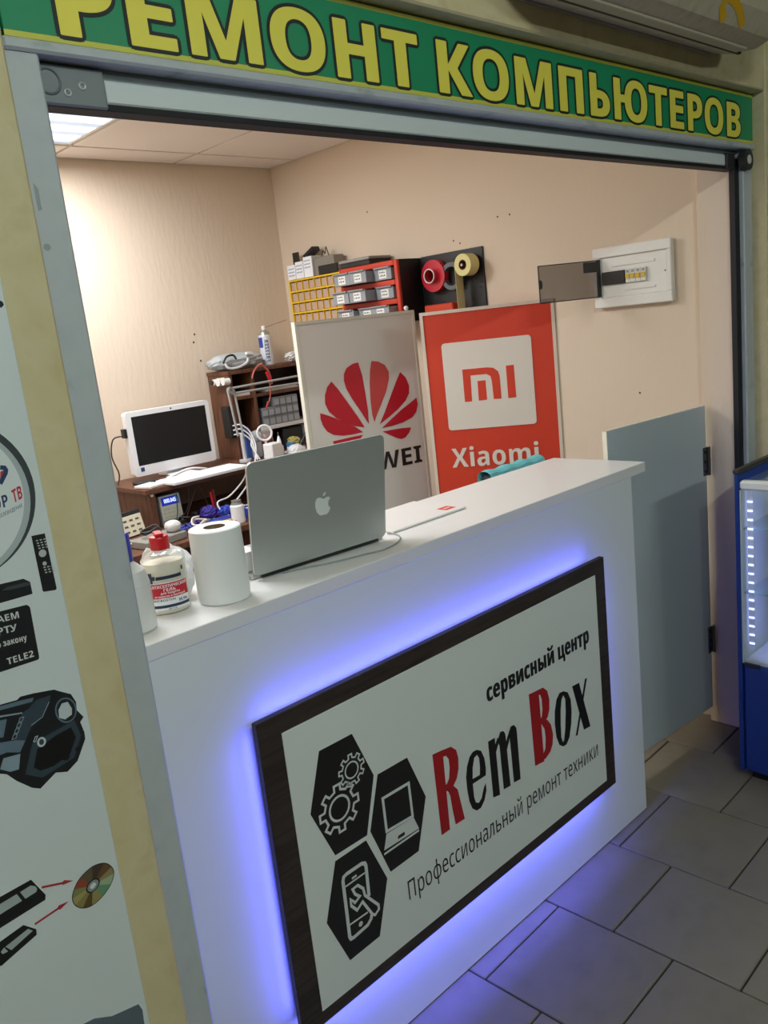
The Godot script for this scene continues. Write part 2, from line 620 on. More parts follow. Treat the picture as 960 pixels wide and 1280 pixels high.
func build_front():
	# rendered masonry around the shop opening
	var a := MB.new()
	a.lim(-5.0, -1.659, 0, 3.0, -0.1, 0.08, 0.004)
	setting(a, "wall_front_left", plaster())
	a = MB.new()
	a.lim(0.735, 4.5, 0, 3.0, -0.1, 0.10, 0.004)
	setting(a, "wall_front_right", plaster())
	a = MB.new()
	a.lim(-1.659, 0.735, 2.183, 3.0, -0.1, 0.10, 0.004)
	setting(a, "wall_front_top", plaster())
	a = MB.new()
	a.lim(-1.659, 0.735, 2.02, 2.183, -0.1, 0.0, 0.0)
	setting(a, "wall_lintel", m(col(150, 150, 145), 0.8))
	# metal frame of the roll-down shutter
	var alu = relief(col(186, 191, 191), 0.45, "alu", 0.02, Vector3(1.3, 1.3, 1.3), 0.0, [[0.0, 0.25, 0.5, 1.0], [Color(0.78, 0.8, 0.78), Color(0.97, 0.98, 0.98), Color(1, 1, 1), Color(0.95, 0.96, 0.97)]])
	var dark = m(col(128, 134, 134), 0.55, 0.3)
	var black = m(col(14, 15, 17), 0.6)
	var f = thing("shutter_frame", "grey metal shutter frame around the shop opening", "frame", Vector3(-0.45, 0, 0.03))
	a = MB.new()
	a.lim(-1.658, -1.604, 0, 2.021, 0.004, 0.06, 0.004)
	put(a, "jamb", alu, f)
	a = MB.new()
	a.lim(0.672, 0.735, 0, 2.021, 0.022, 0.055, 0.003)
	put(a, "jamb", alu, f)
	a = MB.new()
	a.lim(0.640, 0.672, 0, 1.99, 0.021, 0.04, 0.001)
	put(a, "rubber_seal", black, f)
	a = MB.new()
	a.lim(-1.655, 0.735, 2.016, 2.033, 0.0, 0.066, 0.004)
	put(a, "flange", alu, f)
	a = MB.new()
	a.lim(-1.604, 0.672, 1.995, 2.016, 0.0, 0.03, 0.001)
	put(a, "channel", m(col(128, 136, 136), 0.5, 0.2), f)
	a = MB.new()
	a.lim(-1.500, 0.585, 1.966, 2.000, 0.0, 0.036, 0.003)
	put(a, "rail", m(col(212, 218, 216), 0.45), f)
	a = MB.new()
	a.lim(-1.604, 0.672, 1.956, 1.966, 0.0, 0.036, 0.001)
	put(a, "rubber_strip", black, f)
	a = MB.new()
	a.lim(-1.604, -1.500, 1.957, 2.012, 0.0, 0.040, 0.003)
	var br = put(a, "end_bracket", dark, f)
	a = MB.new()
	a.ring(Vector3(-1.588, 1.988, 0.040), Vector3.BACK, 0.017, 0.002, 24, 6)
	put(a, "drum_ring", m(col(104, 110, 110), 0.5, 0.3), br)
	for q in [Vector2(-1.538, 1.986), Vector2(-1.562, 1.975)]:
		a = MB.new()
		a.ring(Vector3(q.x, q.y, 0.0405), Vector3.BACK, 0.0045, 0.0016, 14, 6)
		put(a, "screw", m(col(200, 204, 204), 0.35, 0.6), br)
	a = MB.new()
	a.lim(0.585, 0.640, 1.957, 2.004, 0.0, 0.042, 0.004)
	var b2 = put(a, "end_bracket", m(col(40, 40, 38), 0.6), f)
	a = MB.new()
	a.cyl(Vector3(0.676, 1.982, 0.05), Vector3(0.676, 1.982, 0.072), 0.032, 20)
	put(a, "roller", m(col(46, 46, 42), 0.5), b2)
	a = MB.new()
	a.cyl(Vector3(0.676, 1.982, 0.07), Vector3(0.676, 1.982, 0.0735), 0.014, 16)
	put(a, "roller_cap", m(col(205, 208, 200), 0.5), b2)
	# dirt smudges left on the jamb
	var jz = plane_z(0.0602)
	var grime = m(col(150, 158, 154), 0.7)
	poly_part("smudge", grime, f, jz, [hit(41, 228, jz), hit(48, 236, jz), hit(51, 255, jz), hit(53, 262, jz), hit(48, 264, jz), hit(45, 250, jz)], 0.0)
	poly_part("smudge", grime, f, jz, ellipse(hit(59, 309, jz), 0.0055, 0.005, 12), 0.0)

# ------------------------------------------------------------------ counter and its lit sign
func wood(): return relief(col(56, 46, 42), 0.5, "wenge", 0.02, Vector3(0.5, 6.0, 6.0), 0.03, [[0.0, 0.4, 0.65, 1.0], [Color(0.6, 0.56, 0.54), Color(1, 1, 1), Color(0.85, 0.82, 0.8), Color(0.55, 0.52, 0.5)]])
func white_board(): return m(col(226, 230, 228), 0.42)

func build_counter():
	var c = thing("service_counter", "white laminate service counter with thin overhanging top", "counter", Vector3(-0.8, 0, -0.16))
	var a := MB.new()
	a.lim(-1.60, 0.077, TOP - 0.03, TOP, -0.323, 0.003, 0.0015)
	put(a, "counter_top", m(col(232, 230, 226), 0.35), c)
	a = MB.new()
	a.lim(-1.60, 0.0, 0.004, TOP - 0.0302, -0.018, 0.0, 0.001)
	put(a, "front_panel", white_board(), c)
	a = MB.new()
	a.lim(-0.018, 0.0, 0.0, TOP - 0.0302, -0.30, -0.0182, 0.001)
	put(a, "side_panel", white_board(), c)
	a = MB.new()
	a.lim(-1.60, -1.582, 0.0, TOP - 0.0302, -0.30, -0.0182, 0.001)
	put(a, "side_panel", white_board(), c)
	a = MB.new()
	a.lim(-1.581, -0.019, 0.62, 0.638, -0.29, -0.0183, 0.001)
	put(a, "shelf", white_board(), c)

func build_sign_board():
	var X0 = -1.416; var X1 = -0.241; var Y0 = 0.226; var Y1 = 0.915
	var s = thing("lit_sign_board", "white sign board in dark wood frame glowing blue on counter front", "sign", Vector3(-0.83, Y0, 0.03))
	var a := MB.new()
	a.lim(X0, X1, Y0, Y1, 0.0302, 0.046, 0.0015)
	put(a, "wood_frame", wood(), s)
	a = MB.new()
	a.lim(-1.364, -0.290, 0.258, 0.876, 0.044, 0.0475, 0.0006)
	put(a, "white_face", m(col(224, 230, 226), 0.4), s)
	for x in [X0 + 0.15, X1 - 0.15]:
		for y in [Y0 + 0.12, Y1 - 0.12]:
			a = MB.new()
			a.cyl(Vector3(x, y, 0.0), Vector3(x, y, 0.03), 0.012, 12)
			put(a, "standoff", m(col(160, 160, 160), 0.4, 0.5), s)
	# blue light strip round the back edge
	var blue = Color(0.30, 0.32, 1.0)
	var gm = glow(blue, 0.4)
	var W = X1 - X0; var H = Y1 - Y0; var cx = (X0 + X1) / 2; var cy = (Y0 + Y1) / 2
	for e in [[Vector3(cx, Y1 - 0.028, 0.026), Vector3(W - 0.06, 0.008, 0.006), Vector3(0, 1, 0.06), Vector2(W - 0.06, 0.008)], [Vector3(cx, Y0 + 0.028, 0.026), Vector3(W - 0.06, 0.008, 0.006), Vector3(0, -1, 0.06), Vector2(W - 0.06, 0.008)],
			[Vector3(X0 + 0.028, cy, 0.026), Vector3(0.008, H - 0.07, 0.006), Vector3(-1, 0, 0.06), Vector2(0.008, H - 0.07)], [Vector3(X1 - 0.028, cy, 0.026), Vector3(0.008, H - 0.07, 0.006), Vector3(1, 0, 0.06), Vector2(0.008, H - 0.07)]]:
		a = MB.new()
		a.box(e[0], e[1], 0.001)
		put(a, "light_strip", gm, s)
		var l := AreaLight3D.new()
		l.name = "strip_light"
		l.area_size = e[3]
		l.light_color = Color(0.34, 0.36, 1.0)
		l.light_energy = (0.46 if e[2].y < -0.5 else 0.12) * e[3].x * e[3].y / (1.1 * 0.008)
		l.shadow_enabled = true
		s.add_child(l, true)
		var n = e[2].normalized()
		var at = e[0] + Vector3(n.x, n.y, 0) * 0.0075
		var along = Vector3.RIGHT if e[3].x > e[3].y else Vector3.UP
		# the light's face: local x along area_size.x, -z is the beam
		var zz = -n
		var xx = along if e[3].x > e[3].y else zz.cross(Vector3.UP).normalized() * -1.0
		var yy = zz.cross(xx).normalized()
		l.transform = Transform3D(Basis(xx, yy, zz), at - s.position)
	# print
	var pl = plane_z(0.0476)
	var blk = m(col(14, 14, 16), 0.45)
	var red = m(col(168, 18, 28), 0.45)
	var ink = m(col(214, 218, 216), 0.45)
	a = MB.new()
	px_text(a, "сервисный центр", "sans_bold", "х", pl, [609.4, 878.3], [736, 802], [608, 861.5], 0.0002, true, 0.0016)
	put(a, "lettering", blk, s)
	a = MB.new()
	px_text(a, "Профессиональный ремонт техники", "sans", "П", pl, [511.9, 1126.5], [747.5, 943], [509.2, 1103.7], 0.0002)
	put(a, "lettering", blk, s)
	var M = func(list): return pp(list, pl, 3.692, 520.0, 770.0)
	var face = m(col(224, 230, 226), 0.4)
	var word = [
		[red, [[75, 640, 122, 618, 157, 985, 118, 1012], [105, 626, 160, 603, 185, 618, 195, 655, 196, 705, 188, 750, 172, 785, 150, 805, 130, 812, 128, 785, 142, 775, 152, 750, 155, 700, 150, 660, 138, 645, 110, 655], [135, 800, 172, 783, 192, 800, 204, 850, 225, 935, 183, 962, 168, 890, 158, 830, 150, 812]], []],
		[blk, [[262, 775, 322, 735, 322, 700, 315, 655, 300, 622, 280, 617, 262, 627, 247, 650, 235, 695, 231, 745, 236, 800, 246, 855, 260, 888, 280, 898, 300, 885, 316, 850, 325, 805, 322, 770, 312, 795, 303, 840, 290, 862, 276, 860, 268, 835]], [261, 752, 261, 700, 268, 655, 281, 640, 290, 655, 294, 695, 294, 733]],
		[blk, [[332, 580, 363, 562, 388, 825, 357, 838], [363, 600, 376, 560, 384, 575, 366, 640], [376, 575, 388, 535, 402, 530, 411, 542, 414, 565, 436, 783, 405, 800, 385, 600], [412, 590, 424, 548, 432, 562, 416, 630], [424, 550, 436, 510, 450, 502, 462, 515, 465, 540, 482, 752, 452, 768, 432, 565]], []],
		[red, [[520, 362, 565, 342, 592, 670, 550, 692], [545, 350, 585, 330, 605, 345, 615, 385, 615, 430, 608, 465, 590, 495, 575, 500, 573, 478, 580, 465, 583, 430, 580, 385, 572, 362, 552, 372], [575, 480, 605, 478, 622, 500, 632, 545, 630, 590, 620, 625, 600, 655, 560, 688, 565, 660, 585, 645, 597, 610, 598, 560, 592, 520, 580, 500]], []],
		[blk, [[680, 347, 700, 352, 714, 385, 718, 440, 716, 500, 708, 560, 695, 592, 680, 602, 662, 595, 648, 560, 640, 500, 640, 440, 648, 385, 662, 355]], [679, 365, 688, 385, 690, 440, 688, 520, 683, 572, 678, 582, 670, 560, 667, 500, 667, 430, 671, 385]],
		[blk, [[720, 325, 752, 308, 805, 508, 775, 525], [779, 291, 789, 285, 746, 549, 737, 554]], []]]
	for w in word:
		a = MB.new()
		for k in w[1].size(): a.poly(pl, M.call(w[1][k]), 0.0002 + 0.00012 * k)
		var lt = put(a, "letter", w[0], s)
		if w[2]: poly_part("letter_counter", face, lt, pl, M.call(w[2]), 0.0005)
	var K = func(list): return pp(list, pl, 3.767, 380.0, 880.0)
	for hx in [[70, 222, 225, 140, 328, 335, 297, 618, 147, 713, 30, 520], [346, 332, 485, 252, 573, 435, 540, 692, 408, 790, 312, 600], [147, 740, 292, 642, 392, 820, 357, 1093, 217, 1207, 107, 1032]]:
		poly_part("hexagon", blk, s, pl, K.call(hx), 0.0002)
	# gears
	for G in [[167, 490, 165, 375, 8], [224, 310, 224, 233, 9]]:
		var c0 = hit(380 + G[0] / 3.767, 880 + G[1] / 3.767, pl)
		var R = hit(380 + G[2] / 3.767, 880 + G[3] / 3.767, pl).distance_to(c0)
		var pts = []
		for k in G[4]:
			for e in [[-0.26, 0.76], [-0.19, 1.0], [0.19, 1.0], [0.26, 0.76]]:
				pts.append(c0 + Vector2(0, 1).rotated((k + e[0]) * TAU / G[4]) * R * e[1])
		a = MB.new()
		stroke(a, pl, pts, R * 0.10, 0.0004)
		stroke(a, pl, ellipse(c0, R * 0.5, R * 0.5), R * 0.10, 0.0004)
		put(a, "gear_symbol", ink, s)
	# laptop symbol
	a = MB.new()
	stroke(a, pl, K.call([370, 445, 492, 372, 511, 528, 389, 600]), 0.007, 0.0004)
	a.poly(pl, K.call([388, 612, 515, 533, 541, 585, 377, 690]), 0.0004)
	stroke(a, pl, K.call([377, 708, 541, 594]), 0.005, 0.0004, false)
	put(a, "laptop_symbol", ink, s)
	a = MB.new()
	a.poly(pl, K.call([443, 620, 473, 600, 474, 616, 440, 637]), 0.0006)
	put(a, "laptop_symbol", blk, s)
	# phone and wrench symbol
	a = MB.new()
	stroke(a, pl, K.call([318, 990, 316, 1010, 300, 1040, 235, 1098, 222, 1105, 215, 1095, 183, 835, 186, 815, 200, 800, 270, 752, 285, 750, 291, 762, 306, 905]), 0.0085, 0.0004, false)
	stroke(a, pl, K.call([188, 865, 292, 790]), 0.004, 0.0004, false)
	stroke(a, pl, K.call([212, 1042, 300, 980]), 0.004, 0.0004, false)
	stroke(a, pl, K.call([225, 822, 247, 806]), 0.005, 0.0004, false)
	a.poly(pl, ellipse(hit(380 + 267 / 3.767, 880 + 1035 / 3.767, pl), 0.006, 0.006, 12), 0.0004)
	stroke(a, pl, K.call([228, 872, 252, 853, 278, 868, 286, 900, 350, 945, 352, 965, 335, 992, 322, 990, 275, 930, 250, 970, 222, 950, 218, 920, 240, 935, 262, 905, 240, 895]), 0.0062, 0.0006)
	put(a, "phone_symbol", ink, s)

func build_shop_sign():
	var s = thing("shop_sign", "long green shop sign with yellow black-edged lettering above opening", "sign", Vector3(-0.45, 2.034, 0.03))
	var a := MB.new()
	a.lim(-1.648, 0.733, 2.034, 2.179, 0.0, 0.060, 0.001)
	put(a, "panel", m(col(12, 138, 90), 0.4), s)
	var yel = m(col(240, 226, 84), 0.45)
	for y in [2.034, 2.171]:
		a = MB.new()
		a.lim(-1.648, 0.733, y, y + 0.008, 0.055, 0.0606, 0.0003)
		put(a, "border", m(col(206, 204, 80), 0.45), s)
	var pl = plane_z(0.0604)
	var base = hit(551, 115, pl).y
	var h = hit(545, 49.5, pl).y - base
	var black = m(col(20, 26, 20), 0.5)
	for W in [["РЕМОНТ", hit(75.7, 32.5, pl).x, hit(519.5, 47, pl).x], ["КОМПЬЮТЕРОВ", hit(550.5, 115, pl).x, hit(925, 150, pl).x]]:
		var e := MB.new()
		for k in 12:
			flat_text(e, W[0], "sans_bold", "Н", pl, Vector2(W[1], base), Vector2(W[2], base), h, 0.0002 + 0.00001 * k, cos(TAU * k / 12) * 0.0085, sin(TAU * k / 12) * 0.0068)
		put(e, "lettering_outline", black, s)
		e = MB.new()
		fat_text(e, W[0], "sans_bold", "Н", pl, Vector2(W[1], base), Vector2(W[2], base), h, 0.0006, 0.0022)
		flat_text(e, W[0], "sans_bold", "Н", pl, Vector2(W[1], base), Vector2(W[2], base), h, 0.0008)
		put(e, "lettering", yel, s)

func build_poster():
	var Z = 0.0895
	var s = thing("advert_poster", "white advertising board with printed gadgets beside the opening", "poster", Vector3(-2.4, 0.2, 0.085))
	var a := MB.new()
	a.lim(-3.2, -1.7285, 0.2, 2.35, 0.0802, Z, 0.001)
	put(a, "board", m(col(216, 224, 222), 0.4), s)
	var pl = plane_z(Z)
	var blk = m(col(16, 18, 20), 0.5)
	var dgrey = m(col(60, 66, 68), 0.5)
	var lgrey = m(col(176, 186, 186), 0.5)
	var navy = m(col(34, 62, 96), 0.5)
	var red = m(col(196, 42, 52), 0.5)
	var paper_white = m(col(222, 228, 226), 0.45)
	# dish with a wordmark
	var p1 = hit(0, 542, pl); var p2 = hit(43.5, 612, pl); var p3 = hit(0, 709, pl)
	var cc = circle3(p1, p2, p3)
	poly_part("dish_print", dgrey, s, pl, ellipse(cc[0], cc[1], cc[1], 64), 0.0002)
	poly_part("dish_print", lgrey, s, pl, ellipse(cc[0] + Vector2(-0.004, -0.004), cc[1] * 0.965, cc[1] * 0.965, 64), 0.0003)
	poly_part("dish_print", paper_white, s, pl, ellipse(cc[0] + Vector2(-0.008, -0.002), cc[1] * 0.925, cc[1] * 0.925, 64), 0.0004)
	var P = func(list): return pp(list, pl, 5.333, 0.0, 520.0)
	a = MB.new()
	px_text(a, "ТВ", "sans_bold", "Т", pl, [17, 629], [28.5, 622], [15, 613], 0.0006, false)
	a.poly(pl, P.call([0, 372, 22, 362, 36, 374, 24, 405, 0, 440]), 0.0006)
	put(a, "dish_lettering", red, s)
	a = MB.new()
	px_text(a, "ОР", "sans_bold", "Р", pl, [-7.5, 639], [11, 632], [-9.5, 624], 0.0006, false)
	px_text(a, "ТЕЛЕВИДЕНИЕ", "sans", "Т", pl, [-1, 648], [28, 633.5], [-2, 643.5], 0.0006, false)
	stroke(a, pl, P.call([0, 342, 28, 345, 38, 360, 36, 380, 0, 452]), 0.006, 0.0007, false)
	put(a, "dish_lettering", navy, s)
	# remote control
	poly_part("remote_print", blk, s, pl, P.call([208, 800, 298, 782, 378, 1150, 370, 1160, 292, 1172, 284, 1165]), 0.0002)
	a = MB.new()
	for r in 7:
		for k in 3:
			var cx = 238 + k * 25 + r * 5.5 + (28 if r > 3 else 0); var cy = 828 - k * 5 + r * 17 + (110 if r > 3 else 0)
			a.poly(pl, P.call([cx, cy, cx + 14, cy - 3, cx + 16, cy + 5, cx + 2, cy + 8]), 0.0004)
	a.poly(pl, ellipse(hit(283 / 5.333, 520 + 915 / 5.333, pl), 0.0055, 0.0055, 14), 0.0004)
	a.poly(pl, ellipse(hit(297 / 5.333, 520 + 983 / 5.333, pl), 0.003, 0.003, 12), 0.0004)
	put(a, "remote_buttons", m(col(190, 194, 190), 0.5), s)
	# receiver box
	poly_part("receiver_print", blk, s, pl, P.call([-60, 1135, 155, 1085, 200, 1105, 217, 1185, -60, 1265]), 0.0002)
	poly_part("receiver_print", dgrey, s, pl, P.call([10, 1165, 45, 1140, 175, 1108, 196, 1112, 205, 1125, 60, 1160]), 0.0004)
	poly_part("black_dot_print", blk, s, pl, [hit(-4, 374, pl), hit(3, 377, pl), hit(5, 381, pl), hit(2, 384.5, pl), hit(-4, 384, pl)], 0.0002)
	# black square advert
	var Q = func(list): return pp(list, pl, 4.741, 0.0, 740.0)
	poly_part("square_print", blk, s, pl, Q.call([-120, 145, 155, 76, 168, 80, 178, 92, 232, 385, 230, 396, 222, 402, -120, 515]), 0.0002)
	a = MB.new()
	px_text(a, "АЕМ", "sans_bold", "М", pl, [-3, 779], [24, 772], [-3.5, 770.5], 0.0005, false)
	px_text(a, "РТУ", "sans_bold", "Т", pl, [-2, 794], [22, 788], [-2.5, 785], 0.0005, false)
	px_text(a, "о закону", "sans_bold", "н", pl, [-3, 810], [34, 800], [-3.5, 804], 0.0005, false)
	px_text(a, "TELE2", "sans_bold", "T", pl, [9.5, 831], [42.5, 820.5], [8, 823], 0.0005, false)
	put(a, "square_lettering", m(col(214, 216, 212), 0.5), s)
	# toner cartridge
	poly_part("cartridge_print", m(col(22, 25, 29), 0.45), s, pl, Q.call([-80, 690, 100, 640, 120, 620, 200, 600, 320, 578, 360, 590, 420, 605, 450, 650, 455, 700, 495, 740, 475, 770, 500, 830, 505, 870, 460, 1000, 400, 1065, 330, 1070, 240, 1165, 190, 1160, 100, 1120, 40, 1080, -80, 1070]), 0.0002)
	var toner = [m(col(96, 116, 130), 0.45), m(col(138, 158, 168), 0.45), m(col(196, 206, 208), 0.45), m(col(8, 8, 9), 0.45), m(col(52, 66, 76), 0.45)]
	for q in [[0, 0.0004, [-80, 700, 110, 645, 200, 625, 190, 650, -80, 722]], [0, 0.0004, [-80, 780, 40, 752, 20, 860, -80, 880]], [0, 0.0004, [-80, 905, 90, 878, 150, 880, 118, 950, 40, 950, -80, 1000]],
			[1, 0.0006, [-80, 745, 130, 712, 132, 720, -80, 757]], [1, 0.0005, [20, 985, 120, 958, 112, 1050, 60, 1065, 0, 1050]], [2, 0.0007, [365, 660, 400, 650, 425, 690, 425, 725, 385, 755, 350, 745, 345, 700]],
			[4, 0.0003, [130, 720, 170, 690, 215, 640, 300, 610, 290, 660, 250, 740, 190, 790, 150, 880, 90, 880]], [4, 0.0003, [190, 900, 330, 820, 440, 760, 480, 850, 440, 980, 330, 1050, 250, 1100, 150, 1080]], [3, 0.0004, [220, 930, 330, 850, 420, 800, 450, 860, 415, 960, 320, 1030, 240, 1060, 200, 1040]]]:
		poly_part("cartridge_print", toner[q[0]], s, pl, Q.call(q[2]), q[1])
	for k in 4:
		var yy = 745 + k * 34; var xx = 118 - k * 13
		a = MB.new()
		stroke(a, pl, Q.call([xx, yy, xx + 22, yy - 6, xx + 14, yy + 20, xx - 8, yy + 26]), 0.001, 0.0006)
		put(a, "cartridge_print", toner[1], s)
	a = MB.new()
	stroke(a, pl, Q.call([185, 790, 250, 740, 290, 650]), 0.0012, 0.0006, false)
	put(a, "cartridge_print", toner[1], s)
	a = MB.new()
	stroke(a, pl, ellipse(hit(390 / 4.741, 740 + 700 / 4.741, pl), 0.0145, 0.019, 20, 0.2), 0.0022, 0.0006)
	put(a, "cartridge_print", toner[0], s)
	a = MB.new()
	stroke(a, pl, ellipse(hit(245 / 4.741, 740 + 888 / 4.741, pl), 0.005, 0.006, 16), 0.003, 0.0007)
	put(a, "cartridge_print", toner[2], s)
	a = MB.new()
	stroke(a, pl, Q.call([208, 858, 222, 852, 210, 885, 198, 888]), 0.001, 0.0007)
	put(a, "cartridge_print", toner[2], s)
	for e in [[404, 875, 0.004], [460, 930, 0.004], [390, 975, 0.006]]:
		poly_part("cartridge_print", toner[3], s, pl, ellipse(hit(e[0] / 4.741, 740 + e[1] / 4.741, pl), e[2], e[2], 12), 0.0006)
	# cassettes, arrows and a disc
	var V = func(list): return pp(list, pl, 6.0, 0.0, 1060.0)
	poly_part("cassette_print", blk, s, pl, V.call([-60, 400, 232, 237, 342, 350, 340, 388, -60, 640]), 0.0002)
	poly_part("cassette_print", blk, s, pl, V.call([-60, 745, 175, 577, 272, 608, 275, 650, 10, 885, -60, 860]), 0.0002)
	for w in [[150, 330, 230, 280, 265, 287, 278, 305, 272, 328, 190, 380], [-60, 455, 125, 345, 165, 395, -60, 535], [40, 740, 210, 605, 245, 620, 85, 765], [5, 780, 30, 745, 60, 775, 20, 795]]:
		poly_part("cassette_window", m(col(168, 180, 176), 0.5), s, pl, V.call(w), 0.0004)
	var arrow_m = m(col(176, 44, 50), 0.5)
	a = MB.new()
	stroke(a, pl, V.call([312, 295, 470, 262]), 0.0034, 0.0004, false)
	a.poly(pl, V.call([480, 240, 550, 243, 470, 277, 462, 262]), 0.0004)
	put(a, "arrow_print", arrow_m, s)
	a = MB.new()
	stroke(a, pl, V.call([260, 572, 440, 450]), 0.0034, 0.0004, false)
	a.poly(pl, V.call([440, 430, 515, 398, 450, 462, 428, 455]), 0.0004)
	put(a, "arrow_print", arrow_m, s)
	var disc = V.call([780, 112, 835, 140, 853, 190, 830, 270, 770, 360, 690, 430, 620, 450, 565, 430, 542, 380, 555, 310, 600, 225, 690, 140])
	disc = rounded(disc)
	var dc = hit(695 / 6.0, 1060 + 281 / 6.0, pl)
	var tones = [col(104, 74, 44), col(150, 132, 88), col(158, 176, 140), col(104, 150, 112), col(150, 140, 84), col(92, 72, 40), col(140, 126, 70), col(160, 152, 96), col(128, 132, 78), col(150, 70, 50), col(96, 84, 60), col(66, 54, 40)]
	for k in 12:
		poly_part("disc_print", m(tones[k], 0.3), s, pl, [dc, disc[4 * k], disc[4 * k + 1], disc[4 * k + 2], disc[4 * k + 3], disc[(4 * k + 4) % 48]], 0.0003)
	a = MB.new()
	stroke(a, pl, disc, 0.0012, 0.0005)
	var ring2 = []
	for q in disc: ring2.append(dc + (q - dc) * 0.335)
	a.poly(pl, ring2, 0.0006)
	put(a, "disc_print", blk, s)
	var r3 = []; var r4 = []
	for q in disc:
		r3.append(dc + (q - dc) * 0.27); r4.append(dc + (q - dc) * 0.14)
	poly_part("disc_print", m(col(140, 150, 148), 0.4), s, pl, r3, 0.0008)
	poly_part("disc_print", paper_white, s, pl, r4, 0.001)
	poly_part("smoke_print", m(col(92, 104, 112), 0.5), s, pl, [hit(96, 1284, pl), hit(118, 1273, pl), hit(140, 1270, pl), hit(160, 1261, pl), hit(173, 1255, pl), hit(178, 1262, pl), hit(181, 1284, pl)], 0.0002)

func circle3(a, b, c):
	var d = 2.0 * (a.x * (b.y - c.y) + b.x * (c.y - a.y) + c.x * (a.y - b.y))
	var u = Vector2((a.length_squared() * (b.y - c.y) + b.length_squared() * (c.y - a.y) + c.length_squared() * (a.y - b.y)) / d,
		(a.length_squared() * (c.x - b.x) + b.length_squared() * (a.x - c.x) + c.length_squared() * (b.x - a.x)) / d)
	return [u, u.distance_to(a)]

func build_gate():
	# hinged on the pillar, standing a little open towards the shop
	var g = thing("counter_gate", "grey half-height gate board hinged to the pillar beside counter", "gate", Vector3(0.36, 0.075, -0.1))
	var X = Transform3D(Basis(Vector3.UP, -atan2(0.05, 0.556)), Vector3(0.082, 0, -0.126))
	var W = 0.556
	var a := MB.new(X)
	a.lim(0.002, W, 0.075, 1.205, -0.016, 0.0, 0.001)
	put(a, "board", m(col(186, 195, 200), 0.45), g)
	a = MB.new(X)
	a.lim(0.0, 0.002, 0.075, 1.2068, -0.016, 0.0, 0.0003)
	a.lim(0.0, W, 1.205, 1.2068, -0.016, 0.0, 0.0003)
	put(a, "edge_band", m(col(226, 222, 206), 0.5), g)
	for y in [1.01, 0.345]:
		a = MB.new(X)
		a.lim(W - 0.022, W + 0.020, y - 0.05, y + 0.05, 0.0003, 0.003, 0.0008)
		var h = put(a, "hinge", m(col(88, 88, 88), 0.4, 0.6), g)
		a = MB.new(X)
		a.cyl(Vector3(W + 0.006, y - 0.05, 0.006), Vector3(W + 0.006, y + 0.05, 0.006), 0.006, 10)
		put(a, "knuckle", m(col(104, 104, 102), 0.35, 0.7), h)
		for k in 3:
			a = MB.new(X)
			a.cyl(Vector3(W - 0.013, y - 0.034 + 0.034 * k, 0.003), Vector3(W - 0.013, y - 0.034 + 0.034 * k, 0.006), 0.005, 10)
			put(a, "screw", m(col(40, 40, 42), 0.5, 0.4), h)

